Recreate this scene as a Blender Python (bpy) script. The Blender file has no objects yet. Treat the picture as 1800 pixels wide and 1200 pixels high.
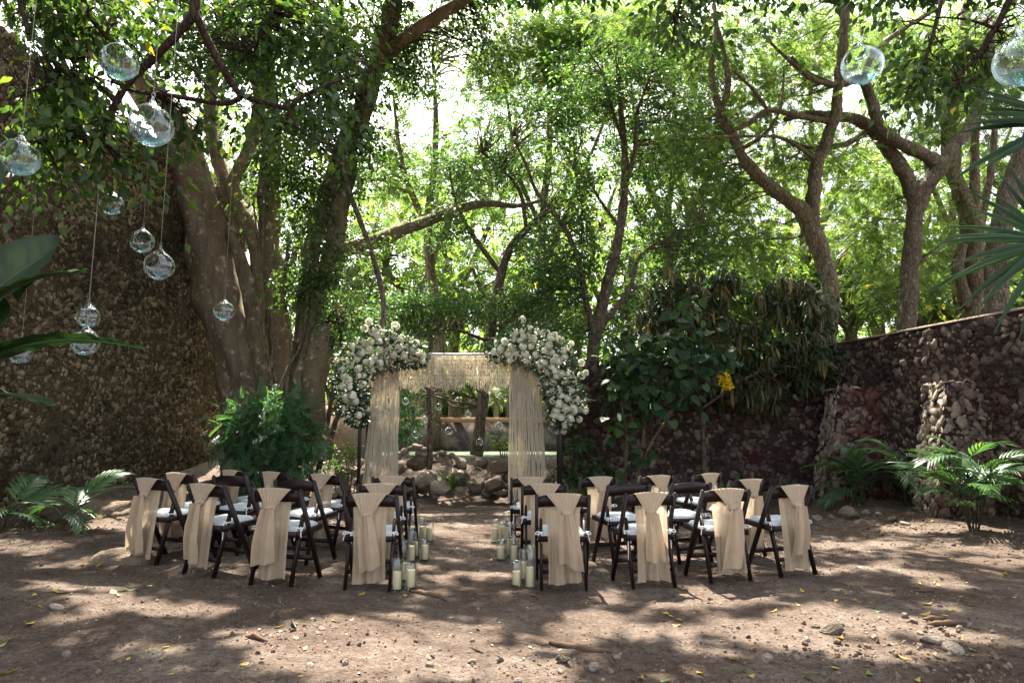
import bpy, math, random
import numpy as np
from mathutils import Vector, Matrix

# ------------------------------------------------------------------ scene, camera, sky, sun
scene = bpy.context.scene
COL = scene.collection
R = math.radians
PITCH = math.atan(160.0 / 1200.0)
CAMZ = 1.34
cam_data = bpy.data.cameras.new("camera")
cam_data.sensor_width = 36.0
cam_data.lens = 24.0
cam_data.clip_start = 0.05
cam_data.clip_end = 3000.0
camera = bpy.data.objects.new("camera", cam_data)
camera.location = (0, 0, CAMZ)
camera.rotation_euler = (R(90) + PITCH, 0, 0)
COL.objects.link(camera)
scene.camera = camera

SUN_EL, SUN_AZ = R(60), R(-10)          # azimuth measured from +Y towards +X
SUN = Vector((math.sin(SUN_AZ) * math.cos(SUN_EL), math.cos(SUN_AZ) * math.cos(SUN_EL), math.sin(SUN_EL)))
world = bpy.data.worlds.new("World")
scene.world = world
world.use_nodes = True
wn, wl = world.node_tree.nodes, world.node_tree.links
wn.clear()
w_out = wn.new("ShaderNodeOutputWorld")
w_bg = wn.new("ShaderNodeBackground")
w_sky = wn.new("ShaderNodeTexSky")
w_sky.sky_type = 'NISHITA'
w_sky.sun_disc = False
w_sky.sun_elevation = SUN_EL
w_sky.sun_rotation = SUN_AZ
w_sky.air_density = 1.0
w_sky.dust_density = 4.0
w_sky.ozone_density = 1.0
w_hs = wn.new("ShaderNodeHueSaturation")
w_hs.inputs["Saturation"].default_value = 0.3
w_bg.inputs["Strength"].default_value = 0.115
wl.new(w_sky.outputs[0], w_hs.inputs["Color"])
wl.new(w_hs.outputs[0], w_bg.inputs["Color"])
wl.new(w_bg.outputs[0], w_out.inputs["Surface"])

sun_data = bpy.data.lights.new("sun", 'SUN')
sun_data.energy = 5.0
sun_data.angle = R(0.53)
sun_data.color = (1.0, 0.92, 0.79)
sun = bpy.data.objects.new("sun", sun_data)
sun.rotation_euler = (-SUN).to_track_quat('-Z', 'Y').to_euler()
sun.location = (0, 0, 60)
COL.objects.link(sun)

scene.view_settings.view_transform = 'Standard'
scene.view_settings.look = 'None'
scene.view_settings.exposure = 2.65
scene.view_settings.gamma = 1.0
scene.view_settings.use_curve_mapping = False
scene.cycles.max_bounces = 10
scene.cycles.diffuse_bounces = 4
scene.cycles.glossy_bounces = 3
scene.cycles.transmission_bounces = 8
scene.cycles.caustics_reflective = False
scene.cycles.caustics_refractive = False

random.seed(7)
RNG = np.random.default_rng(7)

# ------------------------------------------------------------------ geometry helpers
CP, SP = math.cos(PITCH), math.sin(PITCH)

def P(px, py, d):
    """Where the photograph's line of sight through (px, py) reaches the distance d in front of the camera."""
    u, v = (px - 900.0) / 1200.0, (600.0 - py) / 1200.0
    k = d / (CP - v * SP)
    return Vector((u * k, d, CAMZ + (SP + v * CP) * k))

def project(p):
    y, z = p[1], p[2] - CAMZ
    f = y * CP + z * SP
    return 900 + 1200 * p[0] / f, 600 - 1200 * (-y * SP + z * CP) / f, f

def smooth(t):
    t = np.clip(t, 0, 1)
    return t * t * (3 - 2 * t)

def vnoise(x, y, seed=0):
    x = np.asarray(x, float); y = np.asarray(y, float)
    xi = np.floor(x).astype(np.int64); yi = np.floor(y).astype(np.int64)
    fx = x - xi; fy = y - yi
    fx = fx * fx * (3 - 2 * fx); fy = fy * fy * (3 - 2 * fy)
    def h(a, b):
        n = (a * 374761393 + b * 668265263 + seed * 1442695041) & 0x7fffffff
        n = ((n ^ (n >> 13)) * 1274126177) & 0x7fffffff
        return ((n ^ (n >> 16)) & 0xffff) / 65535.0
    return (h(xi, yi) * (1 - fx) + h(xi + 1, yi) * fx) * (1 - fy) + (h(xi, yi + 1) * (1 - fx) + h(xi + 1, yi + 1) * fx) * fy

def ground_z(x, y):
    x = np.asarray(x, float); y = np.asarray(y, float)
    near = 1 - smooth((y - 15.5) / 1.5)
    h = 0.03 * np.clip(-x - 0.7, 0, 5)
    h = h + 0.18 * smooth((x - 4.3) / 1.8) * smooth((y - 8.0) / 3.0)
    h = h + 0.30 * smooth((-x - 3.4) / 2.0) * smooth((y - 8.6) / 3.5)
    bank = smooth((y - 12.9) / 3.0)
    h = h * (1 - bank) + 0.75 * bank
    rough = 0.05 * (vnoise(x * 0.7, y * 0.7, 1) - .5) + 0.03 * (vnoise(x * 2.3, y * 2.3, 2) - .5) + 0.018 * (vnoise(x * 7, y * 7, 3) - .5)
    fine = 0.04 * np.clip(vnoise(x * 13, y * 13, 4) - .6, 0, 1) * smooth((vnoise(x * .9, y * .9, 6) - .35) * 4) + 0.008 * (vnoise(x * 19, y * 19, 5) - .5)
    inside = 1 - smooth((np.abs(x) - 8.2) / 1.5)
    return h + (rough + fine) * near * inside

def gz(x, y):
    return float(ground_z(x, y))

def G(px, py):
    """Ground point seen at (px, py)."""
    t = P(px, py, 1.0) - Vector((0, 0, CAMZ))
    k = 1.0
    for i in range(4000):
        q = Vector((0, 0, CAMZ)) + t * k
        if q.z <= gz(q.x, q.y):
            return Vector((q.x, q.y, gz(q.x, q.y)))
        k += 0.01
    return q

# ------------------------------------------------------------------ object helpers
def tag(o, label=None, cat=None, group=None, kind=None):
    if label: o["label"] = label
    if cat: o["category"] = cat
    if group: o["group"] = group
    if kind: o["kind"] = kind
    return o

def thing(name, label, cat, loc=(0, 0, 0), rotz=0.0, group=None):
    o = bpy.data.objects.new(name, None)
    o.empty_display_size = 0.1
    o.location = loc
    o.rotation_euler = (0, 0, rotz)
    COL.objects.link(o)
    return tag(o, label, cat, group)

def link(name, mesh, parent=None, matrix=None, kind=None):
    o = bpy.data.objects.new(name, mesh)
    COL.objects.link(o)
    if parent is not None:
        o.parent = parent
    if matrix is not None:
        o.matrix_local = matrix
    if kind: o["kind"] = kind
    return o

class MB:
    """Collects verts / faces (numpy) and makes one mesh."""
    def __init__(self):
        self.V, self.F, self.T, self.M, self.n = [], [], [], [], 0
    def add(self, V, F, tint=None, mat=0):
        V = np.asarray(V, float).reshape(-1, 3)
        self.V.append(V)
        for f in (F if isinstance(F, list) and len(F) and isinstance(F[0], np.ndarray) and F[0].ndim == 2 else [np.asarray(F)]):
            if f.ndim == 2:
                self.F.append(f + self.n); self.M.append(np.full(len(f), mat, np.int32))
        if tint is None:
            tint = np.full(len(V), 0.5)
        elif np.isscalar(tint):
            tint = np.full(len(V), float(tint))
        self.T.append(tint)
        self.n += len(V)
        return self
    def mesh(self, name, mats, smooth_shade=True, offset=None):
        V = np.concatenate(self.V) if self.V else np.zeros((0, 3))
        if offset is not None:
            V = V - np.asarray(offset)
        me = bpy.data.meshes.new(name)
        me.vertices.add(len(V))
        me.vertices.foreach_set("co", V.astype(np.float32).ravel())
        loops = np.concatenate([f.ravel() for f in self.F]) if self.F else np.zeros(0, int)
        counts = np.concatenate([np.full(len(f), f.shape[1]) for f in self.F]) if self.F else np.zeros(0, int)
        starts = np.concatenate([[0], np.cumsum(counts)[:-1]]) if len(counts) else counts
        me.loops.add(len(loops))
        me.loops.foreach_set("vertex_index", loops.astype(np.int32))
        me.polygons.add(len(counts))
        me.polygons.foreach_set("loop_start", starts.astype(np.int32))
        me.polygons.foreach_set("loop_total", counts.astype(np.int32))
        if smooth_shade:
            me.polygons.foreach_set("use_smooth", np.ones(len(counts), bool))
        if self.M:
            me.polygons.foreach_set("material_index", np.concatenate(self.M))
        at = me.attributes.new("tint", 'FLOAT', 'POINT')
        at.data.foreach_set("value", np.concatenate(self.T).astype(np.float32) if self.T else np.zeros(0, np.float32))
        for m in (mats if isinstance(mats, (list, tuple)) else [mats]):
            me.materials.append(m)
        me.update(calc_edges=True)
        me.validate()
        return me
    def build(self, name, mats, parent=None, offset=None, smooth_shade=True, kind=None, matrix=None):
        if offset is None and parent is not None and matrix is None:
            offset = tuple(parent.location) if parent.parent is None else None
        return link(name, self.mesh(name, mats, smooth_shade, offset), parent, matrix, kind)

def spline(pts, per=6):
    """Catmull-Rom through rows of any width."""
    p = np.asarray(pts, float)
    if len(p) < 3:
        t = np.linspace(0, 1, per + 1)[:, None]
        return p[0] * (1 - t) + p[-1] * t
    q = np.vstack([2 * p[0] - p[1], p, 2 * p[-1] - p[-2]])
    out = []
    for i in range(1, len(q) - 2):
        t = np.linspace(0, 1, per, endpoint=False)[:, None]
        a, b, c, d = q[i - 1], q[i], q[i + 1], q[i + 2]
        out.append(.5 * (2 * b + (c - a) * t + (2 * a - 5 * b + 4 * c - d) * t ** 2 + (3 * b - a - 3 * c + d) * t ** 3))
    out.append(p[-1][None])
    return np.vstack(out)

def tube(pts, rad, n=8, bump=0.0, lobes=0, seed=0, cap=True):
    """Tapered tube along pts; bump = relative unevenness, lobes = flutes round the section."""
    p = np.asarray(pts, float); r = np.broadcast_to(np.asarray(rad, float), (len(p),))
    t = np.gradient(p, axis=0)
    t /= np.linalg.norm(t, axis=1, keepdims=True) + 1e-9
    ref = np.array([0, 1.0, 0]) if abs(t[0][1]) < .8 else np.array([1.0, 0, 0])
    u = np.cross(t, ref); u /= np.linalg.norm(u, axis=1, keepdims=True) + 1e-9
    v = np.cross(t, u)
    a = np.linspace(0, 2 * math.pi, n, endpoint=False)
    ca, sa = np.cos(a), np.sin(a)
    rr = np.repeat(r[:, None], n, 1)
    if bump or lobes:
        s = np.cumsum(np.r_[0, np.linalg.norm(np.diff(p, axis=0), axis=1)])
        sc = 1.6 / max(r.mean(), .02)
        nn = vnoise(s[:, None] * sc * .5 + seed * 7.3, (ca * 2 + 9)[None, :] + 0 * s[:, None], seed) + vnoise(s[:, None] * sc * .5 + 31 + seed, (sa * 2 + 9)[None, :] + 0 * s[:, None], seed + 5) - 1
        rr = rr * (1 + bump * nn)
        if lobes:
            rr = rr * (1 + .035 * np.sin(lobes * a[None, :] + .35 * s[:, None] + seed))
    V = p[:, None, :] + rr[..., None] * (ca[None, :, None] * u[:, None, :] + sa[None, :, None] * v[:, None, :])
    m = len(p)
    i = np.arange(m - 1)[:, None] * n; j = np.arange(n)[None, :]; k = (j + 1) % n
    F = np.stack([i + j, i + k, i + n + k, i + n + j], -1).reshape(-1, 4)
    V = V.reshape(-1, 3)
    if cap:
        V = np.vstack([V, p[0], p[-1]])
        jj = np.arange(n); kk = (jj + 1) % n
        c0 = np.stack([np.full(n, m * n), kk, jj], -1)
        c1 = np.stack([np.full(n, m * n + 1), (m - 1) * n + jj, (m - 1) * n + kk], -1)
        return V, [F, c0, c1]
    return V, [F]

def bar(p0, p1, wx, wy, up=(0, 1, 0)):
    """Chamfered rectangular bar."""
    p0, p1 = np.asarray(p0, float), np.asarray(p1, float)
    t = p1 - p0; t /= np.linalg.norm(t)
    up = np.asarray(up, float)
    u = np.cross(t, up); u /= np.linalg.norm(u)
    v = np.cross(u, t)
    c = min(wx, wy) * .18
    sec = [(-wx/2+c, -wy/2), (wx/2-c, -wy/2), (wx/2, -wy/2+c), (wx/2, wy/2-c), (wx/2-c, wy/2), (-wx/2+c, wy/2), (-wx/2, wy/2-c), (-wx/2, -wy/2+c)]
    V = np.array([p + u * a + v * b for p in (p0, p1) for a, b in sec])
    j = np.arange(8); k = (j + 1) % 8
    F = np.stack([j, k, k + 8, j + 8], -1)
    return V, [F, np.arange(7, -1, -1)[None], (np.arange(8) + 8)[None]]

def grid_faces(nu, nv):
    i = np.arange(nv - 1)[:, None] * nu; j = np.arange(nu - 1)[None, :]
    return np.stack([i + j, i + j + 1, i + nu + j + 1, i + nu + j], -1).reshape(-1, 4)

def box(lo, hi):
    x0, y0, z0 = lo; x1, y1, z1 = hi
    V = [(x0,y0,z0),(x1,y0,z0),(x1,y1,z0),(x0,y1,z0),(x0,y0,z1),(x1,y0,z1),(x1,y1,z1),(x0,y1,z1)]
    return np.array(V, float), np.array([[0,3,2,1],[4,5,6,7],[0,1,5,4],[1,2,6,5],[2,3,7,6],[3,0,4,7]])

def lathe(prof, n=20):
    p = np.asarray(prof, float)
    a = np.linspace(0, 2 * math.pi, n, endpoint=False)
    V = np.stack([p[:, 0:1] * np.cos(a), p[:, 0:1] * np.sin(a), np.repeat(p[:, 1:2], n, 1)], -1).reshape(-1, 3)
    m = len(p)
    i = np.arange(m - 1)[:, None] * n; j = np.arange(n)[None, :]; k = (j + 1) % n
    return V, np.stack([i + j, i + k, i + n + k, i + n + j], -1).reshape(-1, 4)

def icosphere(level):
    t = (1 + 5 ** .5) / 2
    V = [(-1,t,0),(1,t,0),(-1,-t,0),(1,-t,0),(0,-1,t),(0,1,t),(0,-1,-t),(0,1,-t),(t,0,-1),(t,0,1),(-t,0,-1),(-t,0,1)]
    F = [(0,11,5),(0,5,1),(0,1,7),(0,7,10),(0,10,11),(1,5,9),(5,11,4),(11,10,2),(10,7,6),(7,1,8),(3,9,4),(3,4,2),(3,2,6),(3,6,8),(3,8,9),(4,9,5),(2,4,11),(6,2,10),(8,6,7),(9,8,1)]
    V = [np.array(v, float) / np.linalg.norm(v) for v in V]
    for _ in range(level):
        mid, nf = {}, []
        def m(a, b):
            k = (min(a, b), max(a, b))
            if k not in mid:
                w = V[a] + V[b]; V.append(w / np.linalg.norm(w)); mid[k] = len(V) - 1
            return mid[k]
        for a, b, c in F:
            ab, bc, ca = m(a, b), m(b, c), m(c, a)
            nf += [(a, ab, ca), (b, bc, ab), (c, ca, bc), (ab, bc, ca)]
        F = nf
    return np.array(V), np.array(F)

ICO0, ICO1, ICO2, ICO3 = [icosphere(i) for i in range(4)]

def rock(level, seed, sq=(1, 1, .75), rough=.25, cuts=6):
    """Broken stone: a ball with flats cut into it."""
    V, F = [ICO0, ICO1, ICO2, ICO3][level]
    V = V.copy(); r = np.random.default_rng(seed)
    for _ in range(cuts):
        d = r.normal(size=3); d /= np.linalg.norm(d)
        lim = r.uniform(.6, .9)
        s = V @ d
        V = V - np.clip(s - lim, 0, 9)[:, None] * d
    V = V * (1 + rough * (r.random(len(V))[:, None] - .5) * (.55 if level > 1 else 1))
    return V * np.array(sq), F

def replicate(V, F, mats, tints=None):
    """Copies of one template under an (N,3,3) basis and (N,3) origin."""
    B, O = mats
    N, k = len(O), len(V)
    W = np.einsum('nij,kj->nki', B, V) + O[:, None, :]
    FF = (F[None] + (np.arange(N) * k)[:, None, None]).reshape(-1, F.shape[1])
    T = np.repeat(tints if tints is not None else RNG.random(N), k)
    return W.reshape(-1, 3), FF, T

def rot_basis(rng, N):
    q = rng.normal(size=(N, 4)); q /= np.linalg.norm(q, axis=1, keepdims=True)
    w, x, y, z = q.T
    return np.stack([np.stack([1-2*(y*y+z*z), 2*(x*y-z*w), 2*(x*z+y*w)], -1),
                     np.stack([2*(x*y+z*w), 1-2*(x*x+z*z), 2*(y*z-x*w)], -1),
                     np.stack([2*(x*z-y*w), 2*(y*z+x*w), 1-2*(x*x+y*y)], -1)], 1)

# leaf templates: base at the origin, tip along +Y, face up +Z
LEAF2 = (np.array([(0,0,0), (-.27,.42,.08), (0,1,-.06), (.27,.42,.08)], float), np.array([(0,1,2),(0,2,3)]))
LEAFN = (np.array([(0,0,0), (-.13,.42,.04), (0,1,-.1), (.13,.42,.04)], float), np.array([(0,1,2),(0,2,3)]))
LEAF8 = (np.array([(0,0,0), (-.2,.2,.06), (-.27,.45,.07), (-.13,.75,.02), (0,1.05,-.12), (.13,.75,.02), (.27,.45,.07), (.2,.2,.06), (0,.25,0), (0,.55,0), (0,.78,-.03)], float),
         np.array([(0,8,1),(1,8,9),(1,9,2),(2,9,10),(2,10,3),(3,10,4),(0,7,8),(7,6,9),(7,9,8),(6,5,10),(6,10,9),(5,4,10)]))
LEAFH = (np.array([(0,.06,0), (-.2,0,.03), (-.42,.2,.06), (-.4,.5,.05), (-.2,.8,0), (0,1,-.1), (.2,.8,0), (.4,.5,.05), (.42,.2,.06), (.2,0,.03), (0,.35,-.03), (0,.65,-.02)], float),
         np.array([(0,10,1),(1,10,2),(2,10,3),(3,10,11),(3,11,4),(4,11,5),(0,9,10),(9,8,10),(8,7,10),(7,11,10),(7,6,11),(6,5,11)]))

def compound(pairs=7, l=.2, w=.055, droop=.22, double=False):
    """Feathery leaf, one unit long: leaflet pairs along a drooping stalk."""
    V, F = [], []
    for i in range(pairs):
        y = .12 + .88 * (i + .5) / pairs
        z = -droop * y * y
        ll = l * (1 - .45 * abs(y - .5) * 1.6)
        for s in (-1, 1):
            d = np.array([s * .93, .36, -.12]); d /= np.linalg.norm(d)
            o = np.array([0, y, z]); q = np.array([-.36 * s, .93, 0]) * w * s
            b = len(V)
            V += [o, o + d * ll * .45 + q, o + d * ll, o + d * ll * .45 - q]
            F += [(b, b+1, b+2), (b, b+2, b+3)]
    return np.array(V, float), np.array(F)
COMP = compound(8, .21, .05)
COMPB = compound(6, .26, .085, .3)

def leaf_basis(d, n, size, wid=1.0):
    """(N,3,3) with columns = side, tip direction, normal, scaled by size."""
    d = d / (np.linalg.norm(d, axis=1, keepdims=True) + 1e-9)
    s = np.cross(d, n); s /= np.linalg.norm(s, axis=1, keepdims=True) + 1e-9
    n2 = np.cross(s, d)
    return np.stack([s * wid, d, n2], -1) * np.asarray(size)[:, None, None]

# sunlit gaps: where the photograph's sun flecks lie on the ground (x, y, half width, half depth in metres)
FLECKS = []
# ------------------------------------------------------------------ materials
def new_mat(name):
    m = bpy.data.materials.new(name); m.use_nodes = True
    nt = m.node_tree; nt.nodes.clear()
    out = nt.nodes.new("ShaderNodeOutputMaterial")
    return m, nt, out

class N:
    """tiny node-graph helper"""
    def __init__(s, nt): s.nt = nt
    def node(s, t, **kw):
        n = s.nt.nodes.new(t)
        for k, v in kw.items(): setattr(n, k, v)
        return n
    def l(s, a, b): s.nt.links.new(a, b)
    def pos(s): return s.node("ShaderNodeNewGeometry").outputs["Position"]
    def obj(s): return s.node("ShaderNodeTexCoord").outputs["Object"]
    def mapped(s, v, sc=(1, 1, 1)):
        m = s.node("ShaderNodeMapping"); m.inputs["Scale"].default_value = sc; s.l(v, m.inputs["Vector"]); return m.outputs[0]
    def noise(s, v, scale, detail=5, rough=.6, dist=0):
        n = s.node("ShaderNodeTexNoise"); s.l(v, n.inputs["Vector"])
        n.inputs["Scale"].default_value = scale; n.inputs["Detail"].default_value = detail
        n.inputs["Roughness"].default_value = rough; n.inputs["Distortion"].default_value = dist
        return n.outputs["Fac"]
    def voro(s, v, scale, feature='F1', out="Distance"):
        n = s.node("ShaderNodeTexVoronoi", feature=feature); s.l(v, n.inputs["Vector"]); n.inputs["Scale"].default_value = scale
        return n.outputs[out]
    def ramp(s, f, stops):
        r = s.node("ShaderNodeValToRGB"); e = r.color_ramp.elements
        while len(e) > len(stops): e.remove(e[-1])
        while len(e) < len(stops): e.new(.5)
        for q, (p, c) in zip(e, stops):
            q.position = p; q.color = (*c, 1) if len(c) == 3 else c
        s.l(f, r.inputs[0]); return r.outputs[0]
    def mix(s, f, a, b, mode='MIX'):
        m = s.node("ShaderNodeMix", data_type='RGBA', blend_type=mode)
        if isinstance(f, (int, float)): m.inputs[0].default_value = f
        else: s.l(f, m.inputs[0])
        for i, c in ((6, a), (7, b)):
            if isinstance(c, tuple): m.inputs[i].default_value = (*c, 1)
            else: s.l(c, m.inputs[i])
        return m.outputs[2]
    def math(s, op, a, b=None):
        m = s.node("ShaderNodeMath", operation=op)
        for i, c in ((0, a), (1, b)):
            if c is None: continue
            if isinstance(c, (int, float)): m.inputs[i].default_value = c
            else: s.l(c, m.inputs[i])
        return m.outputs[0]
    def bump(s, h, strength=.5, dist=.02):
        b = s.node("ShaderNodeBump"); b.inputs["Strength"].default_value = strength; b.inputs["Distance"].default_value = dist
        s.l(h, b.inputs["Height"]); return b.outputs[0]
    def attr(s, name="tint"):
        return s.node("ShaderNodeAttribute", attribute_name=name).outputs["Fac"]
    def bsdf(s, color, rough=.8, spec=.3, normal=None, **kw):
        b = s.node("ShaderNodeBsdfPrincipled")
        if isinstance(color, tuple): b.inputs["Base Color"].default_value = (*color, 1)
        else: s.l(color, b.inputs["Base Color"])
        if isinstance(rough, (int, float)): b.inputs["Roughness"].default_value = rough
        else: s.l(rough, b.inputs["Roughness"])
        b.inputs["Specular IOR Level"].default_value = spec
        if normal is not None: s.l(normal, b.inputs["Normal"])
        for k, v in kw.items(): b.inputs[k.replace("_", " ")].default_value = v
        return b.outputs[0]

def leaf_mat(name, stops, trans=.4, tcol=(1.35, 1.5, .55), rough=.42, spec=.4):
    m, nt, out = new_mat(name); n = N(nt)
    at = n.attr()
    c = n.ramp(at, stops)
    big = n.noise(n.pos(), .9, 2)
    c = n.mix(n.math('MULTIPLY', big, .55), c, n.mix(1, c, (.62, .8, .7), 'MULTIPLY'))
    b = n.bsdf(c, rough, spec)
    t = n.node("ShaderNodeBsdfTranslucent")
    n.l(n.mix(1.0, c, tcol, 'MULTIPLY'), t.inputs["Color"])
    mx = n.node("ShaderNodeMixShader"); mx.inputs[0].default_value = trans
    n.l(b, mx.inputs[1]); n.l(t.outputs[0], mx.inputs[2]); n.l(mx.outputs[0], out.inputs[0])
    return m

def bark_mat(name, dark, light, lichen=None, vscale=1.0, moss=None, crack=.55):
    m, nt, out = new_mat(name); n = N(nt)
    p = n.pos()
    st = n.mapped(p, (1, 1, .3))
    f1 = n.noise(st, 5 * vscale, 6, .65, .6)
    f2 = n.noise(p, 28 * vscale, 4, .6)
    c = n.ramp(f1, [(.3, dark), (.68, light)])
    c = n.mix(n.math('MULTIPLY', f2, .45), c, dark)
    if moss:
        f4 = n.ramp(n.noise(p, 1.1, 4), [(.48, (0,0,0)), (.66, (1,1,1))])
        c = n.mix(n.math('MULTIPLY', f4, .65), c, moss)
    if lichen:
        f3 = n.ramp(n.noise(p, 5.5, 7, .78), [(.57, (0,0,0)), (.62, (1,1,1))])
        c = n.mix(n.math('MULTIPLY', f3, .75), c, lichen)
    h = n.math('ADD', f1, n.math('MULTIPLY', f2, .5))
    cr = n.voro(n.mapped(p, (1, 1, .28)), 9 * vscale, 'DISTANCE_TO_EDGE')
    ck = n.ramp(cr, [(0, (0,0,0)), (.12, (1,1,1))])
    c = n.mix(crack, c, n.mix(1.0, c, ck, 'MULTIPLY'))
    h = n.math('ADD', h, n.math('MULTIPLY', ck, .6 * crack))
    n.l(n.bsdf(c, .9, .15, n.bump(h, .9, .05)), out.inputs[0])
    return m

def flat_mat(name, col, rough=.6, spec=.4, var=.25, scale=18, bump=.25, **kw):
    m, nt, out = new_mat(name); n = N(nt)
    f = n.noise(n.obj(), scale, 5)
    c = n.mix(f, tuple(x * (1 - var) for x in col), tuple(min(1, x * (1 + var)) for x in col))
    n.l(n.bsdf(c, rough, spec, n.bump(f, bump, .01), **kw), out.inputs[0])
    return m

def stone_mat(name, stops, stain, stain_lo=.46, stain_hi=.6, stain_scale=.8, fine=22, stain2=None):
    m, nt, out = new_mat(name); n = N(nt)
    p = n.pos()
    at = n.attr()
    f = n.noise(p, fine, 6, .7)
    g = n.math('ADD', n.math('MULTIPLY', at, .65), n.math('MULTIPLY', f, .5))
    c = n.ramp(g, stops)
    s = n.ramp(n.noise(p, stain_scale, 6, .68, .5), [(stain_lo, (0,0,0)), (stain_hi, (1,1,1))])
    c = n.mix(n.math('MULTIPLY', s, .8), c, stain)
    if stain2:
        q = n.node("ShaderNodeVectorMath", operation='ADD'); n.l(p, q.inputs[0]); q.inputs[1].default_value = (7, 3, 11)
        s2 = n.ramp(n.noise(q.outputs[0], stain_scale * 1.2, 6, .68, .5), [(.5, (0,0,0)), (.6, (1,1,1))])
        c = n.mix(n.math('MULTIPLY', s2, .75), c, stain2)
    pit = n.voro(p, fine * 2.2)
    h = n.math('ADD', f, n.math('MULTIPLY', pit, .6))
    n.l(n.bsdf(c, .95, .12, n.bump(h, .9, .025)), out.inputs[0])
    return m

def fabric_mat(name, col, trans=.3, clear=0.0):
    m, nt, out = new_mat(name); n = N(nt)
    o = n.obj()
    f = n.noise(o, 9, 4)
    c = n.mix(f, tuple(x * .8 for x in col), tuple(min(1, x * 1.18) for x in col))
    th = n.noise(n.mapped(o, (1, 1, .25)), 260, 2)
    c = n.mix(n.math('MULTIPLY', th, .5), c, tuple(x * .62 for x in col))
    b = n.bsdf(c, .92, .1, n.bump(th, .5, .004), Sheen_Weight=.3)
    t = n.node("ShaderNodeBsdfTranslucent"); n.l(c, t.inputs["Color"])
    mx = n.node("ShaderNodeMixShader"); mx.inputs[0].default_value = trans
    n.l(b, mx.inputs[1]); n.l(t.outputs[0], mx.inputs[2])
    last = mx.outputs[0]
    if clear:
        tp = n.node("ShaderNodeBsdfTransparent"); m2 = n.node("ShaderNodeMixShader"); m2.inputs[0].default_value = clear
        n.l(last, m2.inputs[1]); n.l(tp.outputs[0], m2.inputs[2]); last = m2.outputs[0]
    n.l(last, out.inputs[0])
    return m

def glass_mat(name, col, body=.05, edge=.75, rough=.0, wav=2.2):
    """Thin blown glass: clear face-on, mirror-like towards grazing."""
    m, nt, out = new_mat(name); n = N(nt)
    f = n.noise(n.mapped(n.obj(), (1, 1, 2.4)), wav, 1)
    bp = n.bump(f, .12, .003)
    tr = n.node("ShaderNodeBsdfTransparent"); tr.inputs["Color"].default_value = (*col, 1)
    gl = n.node("ShaderNodeBsdfGlossy"); gl.inputs["Roughness"].default_value = rough; gl.inputs["Color"].default_value = (.96, 1, 1, 1)
    n.l(bp, gl.inputs["Normal"])
    lw = n.node("ShaderNodeLayerWeight"); lw.inputs["Blend"].default_value = .5; n.l(bp, lw.inputs["Normal"])
    k = n.math('ADD', n.math('MULTIPLY', n.math('POWER', lw.outputs["Facing"], 3.3), edge), body)
    mx = n.node("ShaderNodeMixShader"); n.l(k, mx.inputs[0])
    n.l(tr.outputs[0], mx.inputs[1]); n.l(gl.outputs[0], mx.inputs[2]); n.l(mx.outputs[0], out.inputs[0])
    return m

def ground_mat():
    m, nt, out = new_mat("dirt"); n = N(nt)
    p = n.pos()
    a = n.noise(p, .9, 5, .6); b = n.noise(p, 9, 6, .7); g = n.noise(p, 70, 4, .7)
    c = n.ramp(n.math('ADD', n.math('MULTIPLY', a, .6), n.math('MULTIPLY', b, .42)), [(.36, (.088, .06, .044)), (.5, (.17, .131, .106)), (.66, (.315, .262, .222))])
    c = n.mix(n.math('MULTIPLY', g, .8), c, (.058, .038, .028))
    sp2 = n.ramp(n.noise(p, 34, 5, .75), [(.36, (.35, .33, .31)), (.5, (1, 1, 1)), (.68, (1.35, 1.32, 1.28))])
    c = n.mix(.75, c, n.mix(1.0, c, sp2, 'MULTIPLY'))
    v = n.voro(p, 38, 'F1')
    sp = n.ramp(v, [(.0, (1,1,1)), (.16, (0,0,0))])
    keep = n.ramp(n.noise(p, 15, 3), [(.52, (0,0,0)), (.6, (1,1,1))])
    c = n.mix(n.math('MULTIPLY', n.math('MULTIPLY', sp, keep), .8), c, (.34, .27, .22))
    h = n.math('ADD', n.math('ADD', b, n.math('MULTIPLY', g, .6)), n.math('MULTIPLY', sp, .25))
    n.l(n.bsdf(c, .95, .1, n.bump(h, 1.0, .05)), out.inputs[0])
    return m

M = {}
M['dirt'] = ground_mat()
M['lawn'] = flat_mat('lawn', (.075, .10, .065), .9, .1, .4, 4)
M['wall_brown'] = stone_mat('coral_stone_brown', [(.2, (.038, .028, .016)), (.5, (.105, .08, .046)), (.75, (.19, .15, .092)), (.95, (.32, .265, .175))], (.018, .014, .008), .47, .63, .5)
M['mortar_brown'] = stone_mat('mortar_brown', [(.2, (.028, .021, .013)), (.8, (.1, .076, .046))], (.015, .012, .008), .47, .62, .55)
M['wall_purple'] = stone_mat('rubble_stone_red', [(.2, (.036, .022, .022)), (.5, (.088, .06, .053)), (.75, (.165, .122, .1)), (.95, (.29, .235, .18))], (.05, .018, .018), .55, .66, .8, stain2=(.03, .022, .02))
M['mortar_purple'] = stone_mat('mortar_red', [(.2, (.022, .013, .013)), (.8, (.06, .04, .036))], (.045, .01, .012), .5, .6, .8)
M['buttress'] = stone_mat('buttress_stone', [(.2, (.12, .092, .07)), (.5, (.25, .2, .155)), (.75, (.36, .3, .24)), (.95, (.46, .4, .33))], (.12, .07, .055), .56, .7, .9)
M['rock'] = stone_mat('grey_rock', [(.2, (.08, .062, .048)), (.45, (.18, .145, .113)), (.75, (.3, .25, .2)), (.98, (.42, .36, .3))], (.05, .042, .03), .5, .66, 1.6)
M['pebble'] = stone_mat('pebble', [(.2, (.08, .057, .044)), (.5, (.15, .112, .086)), (.85, (.23, .18, .143)), (.99, (.34, .285, .235))], (.09, .062, .046), .5, .66, 3)
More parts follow.
